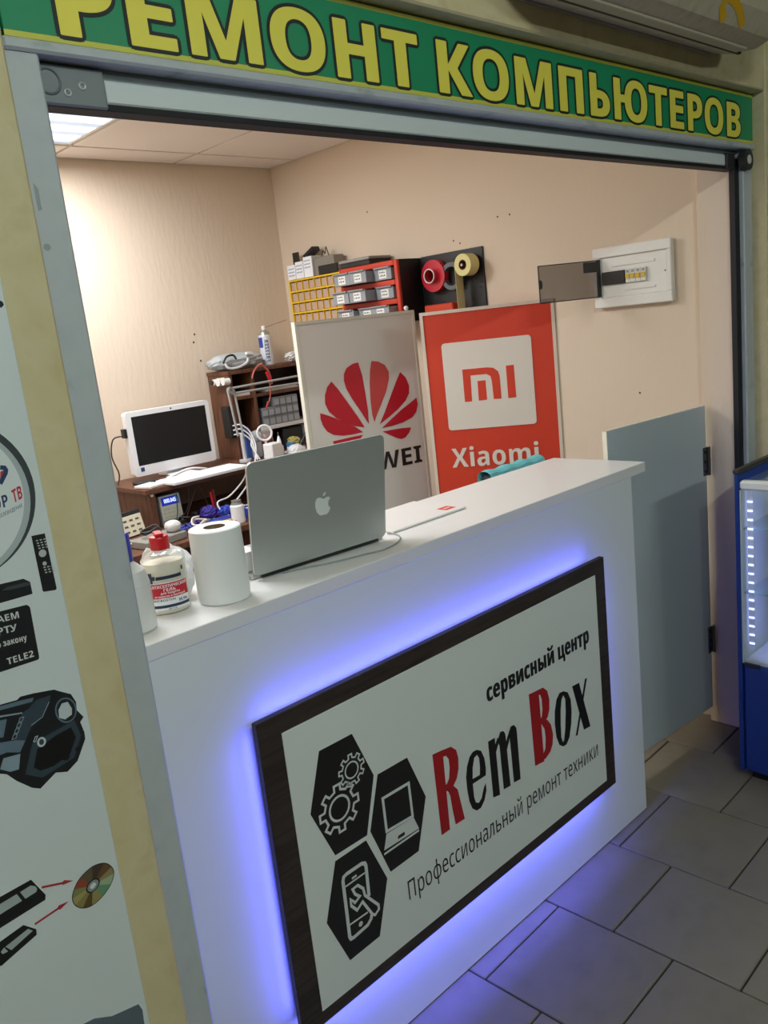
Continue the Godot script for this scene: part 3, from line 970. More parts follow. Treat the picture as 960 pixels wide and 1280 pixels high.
func build_showcase():
	var X0 = 0.335; var X1 = 1.2; var Z0 = 0.155; var Z1 = 0.62
	var s = thing("display_case", "blue glass display case with white light strips and glass shelves", "display case", Vector3(0.76, 0, 0.39))
	var blue = m(col(22, 56, 132), 0.4)
	var white = m(col(228, 230, 226), 0.4)
	var a := MB.new()
	a.lim(X0, X1, 0.03, 0.415, Z0 + 0.012, Z1, 0.012)
	put(a, "base", blue, s)
	a = MB.new()
	a.lim(X0 + 0.03, X1 - 0.03, 0.0, 0.03, Z0 + 0.03, Z1 - 0.03, 0.002)
	put(a, "plinth", m(col(20, 20, 24), 0.7), s)
	a = MB.new()
	a.lim(X0 - 0.001, X1 + 0.001, 0.03, 1.035, Z0, Z0 + 0.014, 0.003)
	put(a, "back_panel", blue, s)
	a = MB.new()
	a.lim(X0 + 0.004, X1 - 0.004, 0.415, 0.985, Z0 + 0.014, Z0 + 0.018, 0.0)
	put(a, "inner_lining", m(col(206, 214, 208), 0.5), s)
	a = MB.new()
	a.lim(X0 - 0.004, X1 + 0.004, 1.035, 1.05, Z0 - 0.004, Z0 + 0.018, 0.004)
	put(a, "top_bar", m(col(74, 70, 64), 0.4, 0.3), s)
	var top := MB.new()
	top.lim(X0, X0 + 0.03, 0.985, 1.015, Z0 + 0.014, Z1, 0.008)
	top.lim(X1 - 0.03, X1, 0.985, 1.015, Z0 + 0.014, Z1, 0.008)
	top.lim(X0, X1, 0.985, 1.015, Z1 - 0.03, Z1, 0.008)
	put(top, "top_frame", white, s)
	var gl = glass(Color(0.86, 0.95, 0.92), 0.12)
	a = MB.new()
	a.lim(X0 + 0.03, X1 - 0.03, 1.004, 1.01, Z0 + 0.018, Z1 - 0.03, 0.0005)
	put(a, "glass_top", gl, s)
	a = MB.new()
	a.lim(X0 + 0.002, X0 + 0.007, 0.415, 0.985, Z0 + 0.02, Z1 - 0.004, 0.0005)
	put(a, "glass_side", gl, s)
	a = MB.new()
	a.lim(X1 - 0.007, X1 - 0.002, 0.415, 0.985, Z0 + 0.02, Z1 - 0.004, 0.0005)
	put(a, "glass_side", gl, s)
	a = MB.new()
	a.lim(X0 + 0.008, X1 - 0.008, 0.415, 0.985, Z1 - 0.009, Z1 - 0.004, 0.0005)
	put(a, "glass_front", gl, s)
	for y in [0.858, 0.648]:
		a = MB.new()
		a.lim(X0 + 0.012, X1 - 0.012, y, y + 0.006, Z0 + 0.02, Z1 - 0.02, 0.001)
		put(a, "glass_shelf", glass(Color(0.35, 0.5, 0.46), 0.35), s)
	a = MB.new()
	a.lim(X0 + 0.009, X1 - 0.009, 0.415, 0.425, Z0 + 0.02, Z1 - 0.012, 0.0005)
	put(a, "inner_floor", white, s)
	a = MB.new()
	a.lim(X0 + 0.012, X0 + 0.014, 0.47, 0.98, Z0 + 0.034, Z0 + 0.052, 0.0004)
	var strip = put(a, "light_strip", m(col(210, 214, 230), 0.5), s)
	for k in 17:
		a = MB.new()
		var y = 0.485 + k * 0.029
		a.lim(X0 + 0.0095, X0 + 0.0122, y - 0.0028, y + 0.0028, Z0 + 0.0345, Z0 + 0.0515, 0.0008)
		put(a, "diode", glow(Color(0.72, 0.76, 1.0), 3.0), strip)
	area("case_strip_light", Vector3(X0 + 0.016, 0.725, Z0 + 0.05), Vector3(1, 0, 0.4), Vector2(0.02, 0.5), Color(0.62, 0.66, 1.0), 0.06)
	a = MB.new()
	a.lim(X0 - 0.002, X0 + 0.008, 0.405, 0.418, Z0 + 0.02, Z0 + 0.07, 0.001)
	put(a, "glass_clip", m(col(30, 32, 36), 0.4), s)

func build_air_conditioner():
	var X0 = -0.62; var X1 = 0.435
	var s = thing("air_conditioner", "beige wall air conditioner with yellow emblem above green sign", "air conditioner", Vector3((X0 + X1) / 2, 2.235, 0.2))
	# profile in (z, y), swept along x with rounded ends
	var prof = [Vector2(0.101, 2.245), Vector2(0.16, 2.228), Vector2(0.215, 2.226), Vector2(0.255, 2.24), Vector2(0.29, 2.28), Vector2(0.305, 2.33), Vector2(0.308, 2.44), Vector2(0.295, 2.50), Vector2(0.25, 2.53), Vector2(0.101, 2.53)]
	var cz = 0.101; var cy = 2.4
	var secs = [[X0, 0.80], [X0 + 0.008, 0.90], [X0 + 0.03, 0.97], [X0 + 0.06, 1.0], [X1 - 0.06, 1.0], [X1 - 0.03, 0.97], [X1 - 0.008, 0.90], [X1, 0.80]]
	var a := MB.new()
	for i in secs.size() - 1:
		for k in prof.size() - 1:
			var q = []
			for e in [[i, k], [i, k + 1], [i + 1, k + 1], [i + 1, k]]:
				var p = prof[e[1]]; var sc = secs[e[0]][1]
				q.append(Vector3(secs[e[0]][0], cy + (p.y - cy) * sc, cz + (p.x - cz) * sc))
			var n = Vector3(0, prof[k].y + prof[k + 1].y - 2 * cy, prof[k].x + prof[k + 1].x - 2 * cz)
			a.quad(q[0], q[1], q[2], q[3], n + Vector3((-1 if i < 3 else (1 if i > 3 else 0)) * 0.05, 0, 0))
	for e in [0, secs.size() - 1]:
		for k in range(1, prof.size() - 1):
			var q = []
			for j in [0, k, k + 1]:
				var p = prof[j % prof.size()]; var sc = secs[e][1]
				q.append(Vector3(secs[e][0], cy + (p.y - cy) * sc, cz + (p.x - cz) * sc))
			a.tri(q[0], q[1], q[2], Vector3(-1 if e == 0 else 1, 0, 0))
	put(a, "housing", relief(col(186, 178, 152), 0.55, "acdust", 0.02, Vector3(2, 2, 2), 0.0, [[0.0, 0.4, 0.7, 1.0], [Color(0.86, 0.85, 0.82), Color(1, 1, 1), Color(0.97, 0.96, 0.94), Color(0.85, 0.83, 0.78)]]), s)
	a = MB.new()
	a.lim(X0 + 0.06, X1 - 0.10, 2.219, 2.226, 0.185, 0.215, 0.003)
	put(a, "air_flap", m(col(176, 168, 144), 0.55), s)
	a = MB.new()
	a.lim(X0 + 0.05, X1 - 0.06, 2.222, 2.2285, 0.172, 0.182, 0.001)
	put(a, "air_slot", m(col(58, 54, 44), 0.8), s)
	a = MB.new()
	a.lim(X0 + 0.05, X1 - 0.09, 2.238, 2.244, 0.1012, 0.108, 0.001)
	put(a, "mounting_rail", m(col(168, 160, 134), 0.7), s)
	# the emblem sits on the sloping lower front
	var up = Vector3(0, 0.04, 0.035).normalized()
	var pl = {"o": Vector3(0, 2.24, 0.255), "ex": Vector3.RIGHT, "ey": up, "n": Vector3(0, -up.z, up.y)}
	a = MB.new()
	stroke(a, pl, pp([904, 26, 902.5, 8, 906, 0, 913, -3, 920, 3, 925, 14, 927.5, 33], pl), 0.02, 0.001, false)
	put(a, "emblem", m(col(214, 166, 32), 0.5), s)

# ------------------------------------------------------------------ things inside the shop
func standing_panel(called, label, pl, w, top, face, frame_m):
	var T = 0.028
	var s = thing(called, label, "advert panel", pl.o + pl.ex * w / 2 + pl.ey * -pl.o.y)
	var a := MB.new()
	var y0 = -pl.o.y
	a.poly(pl, rect2(0.004, w - 0.004, y0 + 0.004, top - 0.004), -0.002, T - 0.002)
	put(a, "panel", face, s)
	a = MB.new()
	for r in [rect2(0, 0.013, y0, top), rect2(w - 0.013, w, y0, top), rect2(0.013, w - 0.013, top - 0.013, top), rect2(0.013, w - 0.013, y0, y0 + 0.013)]:
		a.poly(pl, r, 0.002, T + 0.002)
	put(a, "frame", frame_m, s)
	return s

func build_brand_panels():
	# red petal panel, nearly parallel to the front
	var pl = plane_yaw(CAM + ray(367.3, 402.9) * 3.5, 13.27)
	var PW = 0.5755
	var white = m(col(222, 216, 210), 0.45)
	var frame_m = m(col(222, 218, 204), 0.4)
	var s = standing_panel("flower_advert_panel", "tall white advertising panel with red petal emblem", pl, PW, 0.0, white, frame_m)
	var reds = [m(col(196, 24, 44), 0.45), m(col(206, 72, 70), 0.45)]
	var K = func(list): return pp(list, pl, 4.8, 360.0, 380.0)
	for P in [[0, [420, 350, 385, 360, 350, 385, 335, 420, 335, 460, 350, 510, 385, 570, 440, 650, 485, 720, 480, 640, 465, 540, 445, 430]],
			[1, [500, 342, 540, 345, 580, 365, 603, 405, 605, 450, 590, 520, 560, 600, 535, 660, 518, 710, 505, 660, 495, 580, 490, 480, 492, 400]],
			[0, [672, 408, 705, 440, 726, 490, 726, 535, 705, 580, 660, 630, 610, 675, 550, 722, 580, 650, 620, 540, 650, 460]],
			[0, [770, 562, 778, 600, 770, 645, 745, 680, 690, 710, 630, 730, 562, 745, 620, 690, 680, 635, 730, 595]],
			[0, [738, 740, 728, 770, 705, 800, 680, 810, 650, 803, 610, 785, 567, 765, 620, 755, 680, 745]],
			[0, [260, 465, 235, 500, 221, 550, 223, 600, 245, 645, 290, 685, 350, 715, 400, 732, 460, 740, 415, 670, 350, 580, 300, 510]],
			[0, [193, 655, 195, 690, 210, 730, 235, 765, 275, 785, 330, 790, 390, 782, 450, 768, 400, 735, 320, 700, 250, 672]],
			[0, [450, 785, 380, 798, 268, 825, 285, 852, 310, 872, 340, 875, 390, 850, 430, 812]]]:
		poly_part("petal", reds[P[0]], s, pl, K.call(P[1]), 0.0005)
	var a := MB.new()
	var r = hit(528, 577, pl); var t = hit(527.3, 556, pl)
	flat_text(a, "HUAWEI", "sans_bold", "H", pl, Vector2(PW * 1.032 - r.x, r.y), r, t.y - r.y, 0.0005)
	put(a, "lettering", m(col(34, 26, 26), 0.5), s)
	# orange panel, turned towards the counter
	var q = CAM + ray(551.7, 430.4) * 3.542
	pl = plane_yaw(q, 56.2)
	var l = hit(523.5, 389.5, pl); var rr = hit(692, 374.5, pl)
	pl.o = q + pl.ex * l.x + pl.ey * ((l.y + rr.y) / 2)
	s = standing_panel("orange_advert_panel", "tall orange advertising panel with white rounded square emblem", pl, rr.x - l.x, 0.0, m(col(208, 58, 32), 0.45), m(col(220, 205, 190), 0.4))
	K = func(list): return pp(list, pl, 4.8, 510.0, 370.0)
	var c0 = hit(551.7, 430.4, pl); var c1 = hit(671, 530, pl); var c2 = hit(663.5, 417.5, pl); var c3 = hit(561, 537.7, pl)
	var w2 = m(col(222, 212, 202), 0.45)
	poly_part("square_emblem", w2, s, pl, round_rect((c0.x + c3.x) / 2, (c1.x + c2.x) / 2, (c1.y + c3.y) / 2, (c0.y + c2.y) / 2, 0.014), 0.0005)
	a = MB.new()
	a.poly(pl, K.call([325, 442, 470, 428, 510, 430, 540, 450, 550, 480, 562, 615, 515, 618, 503, 510, 495, 480, 470, 468, 375, 477, 385, 632, 342, 636]), 0.001)
	a.poly(pl, K.call([417, 510, 465, 505, 475, 622, 425, 628]), 0.001)
	a.poly(pl, K.call([587, 418, 634, 412, 650, 607, 602, 612]), 0.001)
	put(a, "emblem_letters", m(col(208, 58, 32), 0.45), s)
	a = MB.new()
	px_text(a, "Xiaomi", "sans_bold", "X", pl, [565.8, 584], [674.5, 577.5], [564.6, 560.5], 0.0005)
	put(a, "lettering", w2, s)

func build_fuse_box():
	# local frame: x along the wall towards the hall, y up, z out of the wall
	var s = thing("fuse_box", "white plastic fuse box with open smoked flap on wall", "fuse box", Vector3(0.7, 1.57, -0.357))
	var X = Transform3D(Basis(Vector3(0, 0, 1), Vector3(0, 1, 0), Vector3(-1, 0, 0)), Vector3(0.7, 1.677, -0.355))
	var white = m(col(232, 230, 224), 0.4)
	var a := MB.new(X)
	var w = 0.153; var h = 0.105
	a.lim(-w, w, -h, h, 0.0005, 0.018, 0.002)
	put(a, "back_box", white, s)
	a = MB.new(X)
	a.lim(-w - 0.003, w + 0.003, h - 0.034, h + 0.003, 0.018, 0.032, 0.004)
	a.lim(-w - 0.003, w + 0.003, -h - 0.003, -h + 0.034, 0.018, 0.032, 0.004)
	a.lim(w - 0.016, w + 0.003, -h + 0.034, h - 0.034, 0.018, 0.032, 0.004)
	a.lim(-w - 0.003, -w + 0.026, -h + 0.034, h - 0.034, 0.018, 0.032, 0.004)
	put(a, "cover_frame", white, s)
	a = MB.new(X)
	a.lim(-w + 0.026, w - 0.016, -h + 0.034, h - 0.034, 0.016, 0.0225, 0.0015)
	a.lim(-0.08, 0.09, 0.036, 0.046, 0.0225, 0.026, 0.002)
	a.lim(-0.03, 0.09, -0.052, -0.044, 0.0225, 0.026, 0.002)
	put(a, "cover_plate", white, s)
	a = MB.new(X)
	a.lim(-0.118, -0.024, -0.026, 0.02, 0.0226, 0.036, 0.002)
	put(a, "meter_module", m(col(26, 28, 30), 0.35), s)
	for k in 4:
		a = MB.new(X)
		var x0 = -0.022 + k * 0.0205
		a.lim(x0, x0 + 0.0195, -0.026, 0.022, 0.0226, 0.034, 0.001)
		var br = put(a, "breaker", m(col(222, 220, 212), 0.45), s)
		a = MB.new(X)
		a.lim(x0 + 0.002, x0 + 0.0175, -0.012, 0.004, 0.034, 0.0385, 0.001)
		put(a, "lever", m(col(214, 178, 44), 0.45), br)
		a = MB.new(X)
		a.lim(x0 + 0.004, x0 + 0.0155, 0.008, 0.018, 0.034, 0.0345, 0.0001)
		put(a, "print", m(col(150, 150, 150), 0.5), br)
	for q in [Vector2(-0.133, 0.0), Vector2(0.128, 0.0)]:
		a = MB.new(X)
		a.cyl(Vector3(q.x, q.y, 0.02), Vector3(q.x, q.y, 0.0328 if q.x < 0 else 0.0232), 0.0028, 10)
		put(a, "screw", m(col(30, 30, 30), 0.5), s)
	# smoked flap hanging open on the left hinge
	var F = X * Transform3D(Basis(Vector3.UP, deg_to_rad(0.0)), Vector3(-0.128, 0, 0.034))
	var dirv = Vector3(-0.115, 0, 0.225).normalized()      # flap direction in the box frame
	F = F * Transform3D(Basis(dirv, Vector3.UP, dirv.cross(Vector3.UP)), Vector3.ZERO)
	a = MB.new(F)
	a.lim(0.0, 0.25, -0.066, 0.066, -0.0012, 0.0012, 0.0004)
	var fl = put(a, "flap", glass(Color(0.20, 0.18, 0.16), 0.42, 0.1), s)
	a = MB.new(F)
	a.lim(0.0, 0.25, 0.064, 0.0675, -0.002, 0.002, 0.0005)
	a.lim(0.0, 0.25, -0.0675, -0.064, -0.002, 0.002, 0.0005)
	a.lim(0.247, 0.2505, -0.066, 0.066, -0.002, 0.002, 0.0005)
	put(a, "flap_rim", m(col(40, 38, 36), 0.3), fl)
	a = MB.new(F)
	a.lim(-0.004, 0.010, -0.066, 0.068, -0.004, 0.004, 0.001)
	put(a, "flap_hinge", m(col(28, 27, 26), 0.4), fl)
	a = MB.new(F)
	a.poly({"o": Vector3.ZERO, "ex": Vector3.RIGHT, "ey": Vector3.UP, "n": Vector3.BACK}, ellipse(Vector2(0.243, 0.0), 0.007, 0.016, 16), 0.0026, 0.0052)
	put(a, "latch", m(col(30, 29, 28), 0.4), fl)
	a = MB.new(F)
	a.poly({"o": Vector3.ZERO, "ex": Vector3.RIGHT, "ey": Vector3.UP, "n": Vector3.BACK}, rect2(0.012, 0.065, 0.025, 0.062), 0.0017, 0.0034)
	put(a, "sticker", m(col(40, 38, 36), 0.5), fl)

func wall_frame(x, y, z): return Transform3D(Basis(Vector3(0, 0, 1), Vector3(0, 1, 0), Vector3(-1, 0, 0)), Vector3(x, y, z))

func build_wall_organizers():
	# wall brackets frame: x towards the hall, y up, z out of the wall
	# yellow drawer rack
	var s = thing("yellow_drawer_rack", "yellow parts rack with many small clear drawers on wall", "drawer rack", Vector3(0.65, 1.60, -2.03))
	var yel = m(col(232, 190, 40), 0.45)
	var X = wall_frame(0.699, 1.868, -2.245)
	var W = 0.40; var H = 0.28; var D = 0.10
	var a := MB.new(X)
	a.lim(0, W, -H, 0, 0.0, 0.006, 0.001)
	a.lim(0, 0.008, -H, 0, 0.006, D, 0.001)
	a.lim(W - 0.008, W, -H, 0, 0.006, D, 0.001)
	put(a, "case", yel, s)
	for k in 6:
		a = MB.new(X)
		var y = -0.005 - k * 0.0535
		a.lim(0.008, W - 0.008, y - 0.004, y + 0.004, 0.006, D, 0.001)
		put(a, "shelf", yel, s)
	for r in 5:
		for k in 8:
			a = MB.new(X)
			var x0 = 0.010 + k * 0.0476; var y0 = -0.0545 - r * 0.0535 + 0.0005
			a.lim(x0 + 0.001, x0 + 0.0455, y0 + 0.001, y0 + 0.040, D - 0.012, D - 0.010, 0.0004)
			a.lim(x0 + 0.001, x0 + 0.003, y0 + 0.001, y0 + 0.040, 0.01, D - 0.012, 0.0)
			a.lim(x0 + 0.0435, x0 + 0.0455, y0 + 0.001, y0 + 0.040, 0.01, D - 0.012, 0.0)
			a.lim(x0 + 0.001, x0 + 0.0455, y0 + 0.001, y0 + 0.003, 0.01, D - 0.012, 0.0)
			put(a, "drawer", m(col(188, 162, 146), 0.35), s)
	for k in 7:
		a = MB.new(X)
		var x0 = 0.010 + (k + 1) * 0.0476 - 0.0012
		a.lim(x0 - 0.0012, x0 + 0.0012, -H + 0.004, -0.008, 0.006, D - 0.002, 0.0004)
		put(a, "divider", yel, s)
	# red rack with grey drawers
	s = thing("red_drawer_rack", "red and black rack with grey drawers beside yellow rack", "drawer rack", Vector3(0.62, 1.60, -1.59))
	X = wall_frame(0.699, 1.87, -1.79)
	W = 0.385; H = 0.27; D = 0.155
	var red = m(col(206, 62, 40), 0.45)
	var blk = m(col(20, 20, 22), 0.5)
	a = MB.new(X)
	a.lim(0, W, -H, 0, 0.0, 0.006, 0.001)
	a.lim(0, 0.006, -H, 0, 0.006, D - 0.016, 0.001)
	a.lim(W - 0.006, W, -H, 0, 0.006, D - 0.016, 0.001)
	a.lim(0, W, -0.006, 0, 0.006, D - 0.016, 0.001)
	a.lim(0, W, -H, -H + 0.006, 0.006, D - 0.016, 0.001)
	put(a, "case", blk, s)
	a = MB.new(X)
	a.lim(0, 0.014, -H, 0, D - 0.016, D, 0.003)
	a.lim(W - 0.022, W, -H, 0, D - 0.016, D, 0.003)
	for y in [-0.012, -0.094, -0.176, -0.258]:
		a.lim(0.014, W - 0.022, y - 0.012, y + 0.012, D - 0.016, D, 0.003)
	put(a, "front_frame", red, s)
	var grey = m(col(146, 150, 156), 0.35)
	var lab = m(col(232, 232, 228), 0.6)
	var pen = m(col(50, 50, 60), 0.7)
	# row, column, how far it is pulled out
	for dr in [[0, 0, 0.05], [0, 1, 0.055], [0, 2, 0.008], [1, 0, 0.07], [1, 1, 0.07], [1, 2, 0.006], [2, 0, 0.05], [2, 1, 0.02], [2, 2, 0.045]]:
		var x0 = 0.018 + dr[1] * 0.1135; var x1 = x0 + 0.108
		var y1 = -0.027 - dr[0] * 0.082; var y0 = y1 - 0.052
		var zf = D + dr[2]
		a = MB.new(X)
		a.lim(x0, x1, y0, y1, zf - 0.004, zf, 0.002)
		a.lim(x0, x0 + 0.003, y0, y1 - 0.004, 0.02, zf - 0.004, 0.0)
		a.lim(x1 - 0.003, x1, y0, y1 - 0.004, 0.02, zf - 0.004, 0.0)
		a.lim(x0 + 0.003, x1 - 0.003, y0, y0 + 0.003, 0.02, zf - 0.004, 0.0)
		a.lim(x0 + 0.004, x1 - 0.004, y1 - 0.003, y1 + 0.003, zf - 0.002, zf + 0.010, 0.001)
		var d = put(a, "drawer", grey, s)
		a = MB.new(X)
		a.lim(x0 + 0.03, x1 - 0.03, y0 + 0.006, y1 - 0.010, zf, zf + 0.0008, 0.0)
		var lb = put(a, "paper_label", lab, d)
		a = MB.new(X)
		for r in 2:
			for k in 4:
				var xx = x0 + 0.036 + k * 0.009; var yy = y0 + 0.03 - r * 0.014
				a.lim(xx, xx + 0.006, yy, yy + 0.006 - 0.002 * ((k + r) % 2), zf + 0.0008, zf + 0.0011, 0.0)
		put(a, "handwriting", pen, lb)
	# two trays on top of the racks
	var b = thing("grey_tool_case", "flat grey plastic case lying on top of red rack", "case", Vector3(0.6, 1.87, -1.72))
	X = wall_frame(0.699, 1.8705, -1.78)
	a = MB.new(X)
	a.lim(0.0, 0.20, 0.0, 0.022, 0.015, 0.15, 0.003)
	put(a, "tray", m(col(30, 30, 32), 0.5), b)
	a = MB.new(X)
	a.lim(-0.004, 0.204, 0.022, 0.036, 0.012, 0.155, 0.003)
	put(a, "lid", m(col(150, 146, 138), 0.4), b)
	# white card boxes with handwriting on the yellow rack
	var n = 0
	for q in [[0.0, 0.062, 0.072, "white card box with phone sticking out beside back wall"], [0.066, 0.128, 0.082, "white card box between two others on yellow rack"], [0.132, 0.20, 0.098, "tallest white card box with grey side on yellow rack"]]:
		X = wall_frame(0.699, 1.8685, -2.245)
		b = thing("card_box", q[3], "box", X * Vector3((q[0] + q[1]) / 2, 0, 0.05), "white card boxes on the yellow rack")
		a = MB.new(X)
		a.lim(q[0], q[1], 0.0005, q[2], 0.012, 0.095, 0.001)
		put(a, "carton", m(col(226, 228, 234), 0.7) if n < 2 else m(col(206, 204, 200), 0.7), b)
		a = MB.new(X)
		a.lim(q[0] + 0.001, q[1] - 0.001, 0.001, q[2] - 0.001, 0.095, 0.0956, 0.0)
		put(a, "paper_front", m(col(236, 238, 244), 0.7), b)
		a = MB.new(X)
		for r in 3:
			for k in 4:
				a.lim(q[0] + 0.008 + k * 0.012, q[0] + 0.016 + k * 0.012, q[2] - 0.022 - r * 0.016, q[2] - 0.017 - r * 0.016 + 0.001 * (k % 2), 0.0956, 0.0959, 0.0)
		put(a, "handwriting", m(col(120, 124, 150), 0.7), b)
		n += 1
	var ph = thing("black_phone", "black phone standing upright in first white card box", "phone", Vector3(0.63, 1.945, -2.21))
	X = wall_frame(0.699, 1.8685, -2.245)
	a = MB.new(X)
	a.lim(0.002, 0.05, 0.0722, 0.135, 0.045, 0.054, 0.004)
	put(a, "body", m(col(30, 28, 28), 0.3), ph)
	ph = thing("black_phone", "black phone lying aslant across the taller white card boxes", "phone", Vector3(0.64, 1.96, -2.08))
	a = MB.new(X * Transform3D(Basis(Vector3(0, 0, 1), deg_to_rad(24)), Vector3(0.155, 0.118, 0.05)))
	a.lim(-0.045, 0.04, -0.012, 0.012, -0.025, 0.025, 0.004)
	put(a, "body", m(col(24, 22, 24), 0.35), ph)
	b = thing("metal_clamp_box", "grey metal parts tin with wire clamp on yellow rack", "tin", Vector3(0.63, 1.868, -1.95))
	X = wall_frame(0.699, 1.8685, -2.04)
	a = MB.new(X)
	a.lim(0.0, 0.15, 0.0, 0.085, 0.02, 0.088, 0.003)
	put(a, "tin", m(col(140, 136, 128), 0.4, 0.3), b)
	a = MB.new(X)
	a.tube([Vector3(0.02, 0.086, 0.05), Vector3(0.035, 0.115, 0.05), Vector3(0.05, 0.10, 0.05), Vector3(0.06, 0.13, 0.05), Vector3(0.075, 0.087, 0.05)], 0.003, 6)
	put(a, "clamp", m(col(90, 84, 78), 0.5, 0.4), b)
	b = thing("black_toolbox", "low black tray in front of grey tin on racks", "tray", Vector3(0.6, 1.87, -1.9))
	a = MB.new(wall_frame(0.699, 1.8705, -2.0))
	a.lim(0.0, 0.14, -0.001, 0.04, 0.09, 0.099, 0.003)
	put(a, "tray", m(col(22, 22, 24), 0.5), b)
	# black tool board with reels
	var t = thing("tool_board", "black perforated tool board on wall behind orange panel", "tool board", Vector3(0.695, 1.55, -1.22))
	X = wall_frame(0.6995, 1.55, -1.40)
	a = MB.new(X)
	a.lim(0.0, 0.355, 0.0, 0.322, 0.0, 0.008, 0.002)
	put(a, "board", m(col(30, 32, 34), 0.45), t)
	a = MB.new(X)
	for r in 7:
		for k in 8:
			if (r + k) % 2 == 0: a.lim(0.025 + k * 0.042, 0.043 + k * 0.042, 0.025 + r * 0.044, 0.030 + r * 0.044, 0.008, 0.0105, 0.0008)
	put(a, "hooks", m(col(14, 15, 16), 0.5), t)
	var out = Vector3(-1, 0, 0)
	var place = func(px, py, x):
		var h2 = hit(px, py, plane_x(x))
		return Vector3(x, h2.y, h2.x)
	var pc = place.call(541, 345, 0.655)
	var r1 = thing("red_wire_reel", "large red reel with white rim hanging on tool board", "reel", pc)
	a = MB.new(); a.reel(pc, out, 0.030, 0.068, -0.028, 0.0)
	put(a, "disc", m(col(196, 30, 52), 0.35), r1)
	a = MB.new(); a.reel(pc, out, 0.026, 0.030, 0.0, 0.024)
	put(a, "hub", m(col(206, 60, 76), 0.3), r1)
	a = MB.new(); a.ring(pc + out * 0.024, out, 0.029, 0.003)
	put(a, "hub_rim", m(col(232, 216, 214), 0.4), r1)
	pc = place.call(566, 345, 0.672)
	r1 = thing("grey_ring_spool", "grey ring spool hanging behind the yellow tape roll", "spool", pc)
	a = MB.new(); a.reel(pc, out, 0.040, 0.058, -0.016, 0.012)
	put(a, "spool", m(col(96, 100, 106), 0.4), r1)
	pc = place.call(578, 331, 0.615)
	r1 = thing("masking_tape", "pale yellow masking tape roll with hanging end", "tape roll", pc)
	a = MB.new(); a.reel(pc, out, 0.021, 0.045, -0.055, 0.0)
	put(a, "roll", m(col(226, 216, 150), 0.7), r1)
	a = MB.new(); a.reel(pc, out, 0.018, 0.021, -0.054, -0.001)
	put(a, "core", m(col(120, 84, 48), 0.8), r1)
	a = MB.new()
	a.lim(pc.x + 0.002, pc.x + 0.05, pc.y - 0.20, pc.y, pc.z - 0.0465, pc.z - 0.0455, 0.0)
	put(a, "tape_end", m(col(226, 218, 160), 0.7), r1)
	a = MB.new(); a.cyl(pc + out * -0.085, pc + out * 0.006, 0.006, 10)
	var pg = thing("hook_peg", "steel peg carrying the masking tape on tool board", "peg", pc)
	put(a, "peg", m(col(150, 150, 150), 0.3, 0.8), pg)
	# small things peeking over the panels
	pc = place.call(555, 383, 0.66)
	b = thing("orange_tool_rack", "orange plastic tool holder below the red reel", "tool holder", pc)
	a = MB.new()
	a.lim(0.63, 0.69, pc.y - 0.03, pc.y + 0.012, pc.z - 0.09, pc.z + 0.075, 0.004)
	put(a, "holder", m(col(206, 66, 36), 0.45), b)
	var hp = plane_yaw(CAM + ray(367.3, 402.9) * 3.5, 13.27)
	pc = hp.o + hp.ex * 0.545 + hp.n * -0.012 + Vector3(0, 0.0105, 0)
	b = thing("table_tennis_ball", "small white ball on top edge of petal panel", "ball", pc - Vector3(0, 0.0105, 0))
	a = MB.new()
	a.ball(pc, 0.0105, 14)
	put(a, "ball", m(col(232, 232, 230), 0.35), b)

func brown(): return relief(col(108, 70, 50), 0.5, "walnut", 0.02, Vector3(5.0, 0.6, 5.0), 0.02, [[0.0, 0.4, 0.65, 1.0], [Color(0.7, 0.64, 0.6), Color(1, 1, 1), Color(0.88, 0.84, 0.8), Color(0.66, 0.6, 0.56)]])
const DESK := 0.85
const SHELF := 1.03

func build_workbench():
	var s = thing("workbench", "brown wooden workbench with raised shelf along back wall", "desk", Vector3(-0.3, 0, -2.0))
	var a := MB.new()
	a.lim(-1.1, 0.69, DESK - 0.025, DESK, -2.395, -1.65, 0.002)
	put(a, "desk_top", brown(), s)
	for x in [-1.09, -0.2, 0.66]:
		a = MB.new()
		a.lim(x, x + 0.022, 0.0, DESK - 0.0252, -2.38, -1.69, 0.001)
		put(a, "side_panel", brown(), s)
	a = MB.new()
	a.lim(-0.52, 0.69, SHELF - 0.022, SHELF, -2.395, -1.97, 0.002)
	put(a, "raised_shelf", brown(), s)
	for x in [-0.50, 0.64]:
		a = MB.new()
		a.lim(x, x + 0.03, DESK + 0.0002, SHELF - 0.0222, -2.38, -1.985, 0.001)
		put(a, "shelf_support", brown(), s)
	a = MB.new()
	a.lim(-0.47, 0.64, DESK + 0.0002, SHELF - 0.0222, -2.39, -2.38, 0.0005)
	put(a, "shelf_back", m(col(150, 124, 112), 0.6), s)
	a = MB.new()
	var kz = hit(187, 620, plane_z(-1.983))
	a.cyl(Vector3(-0.487, SHELF - 0.028, -1.986), Vector3(-0.487, SHELF - 0.028, -1.980), 0.007, 12)
	put(a, "plastic_cap", m(col(220, 214, 206), 0.5), s)

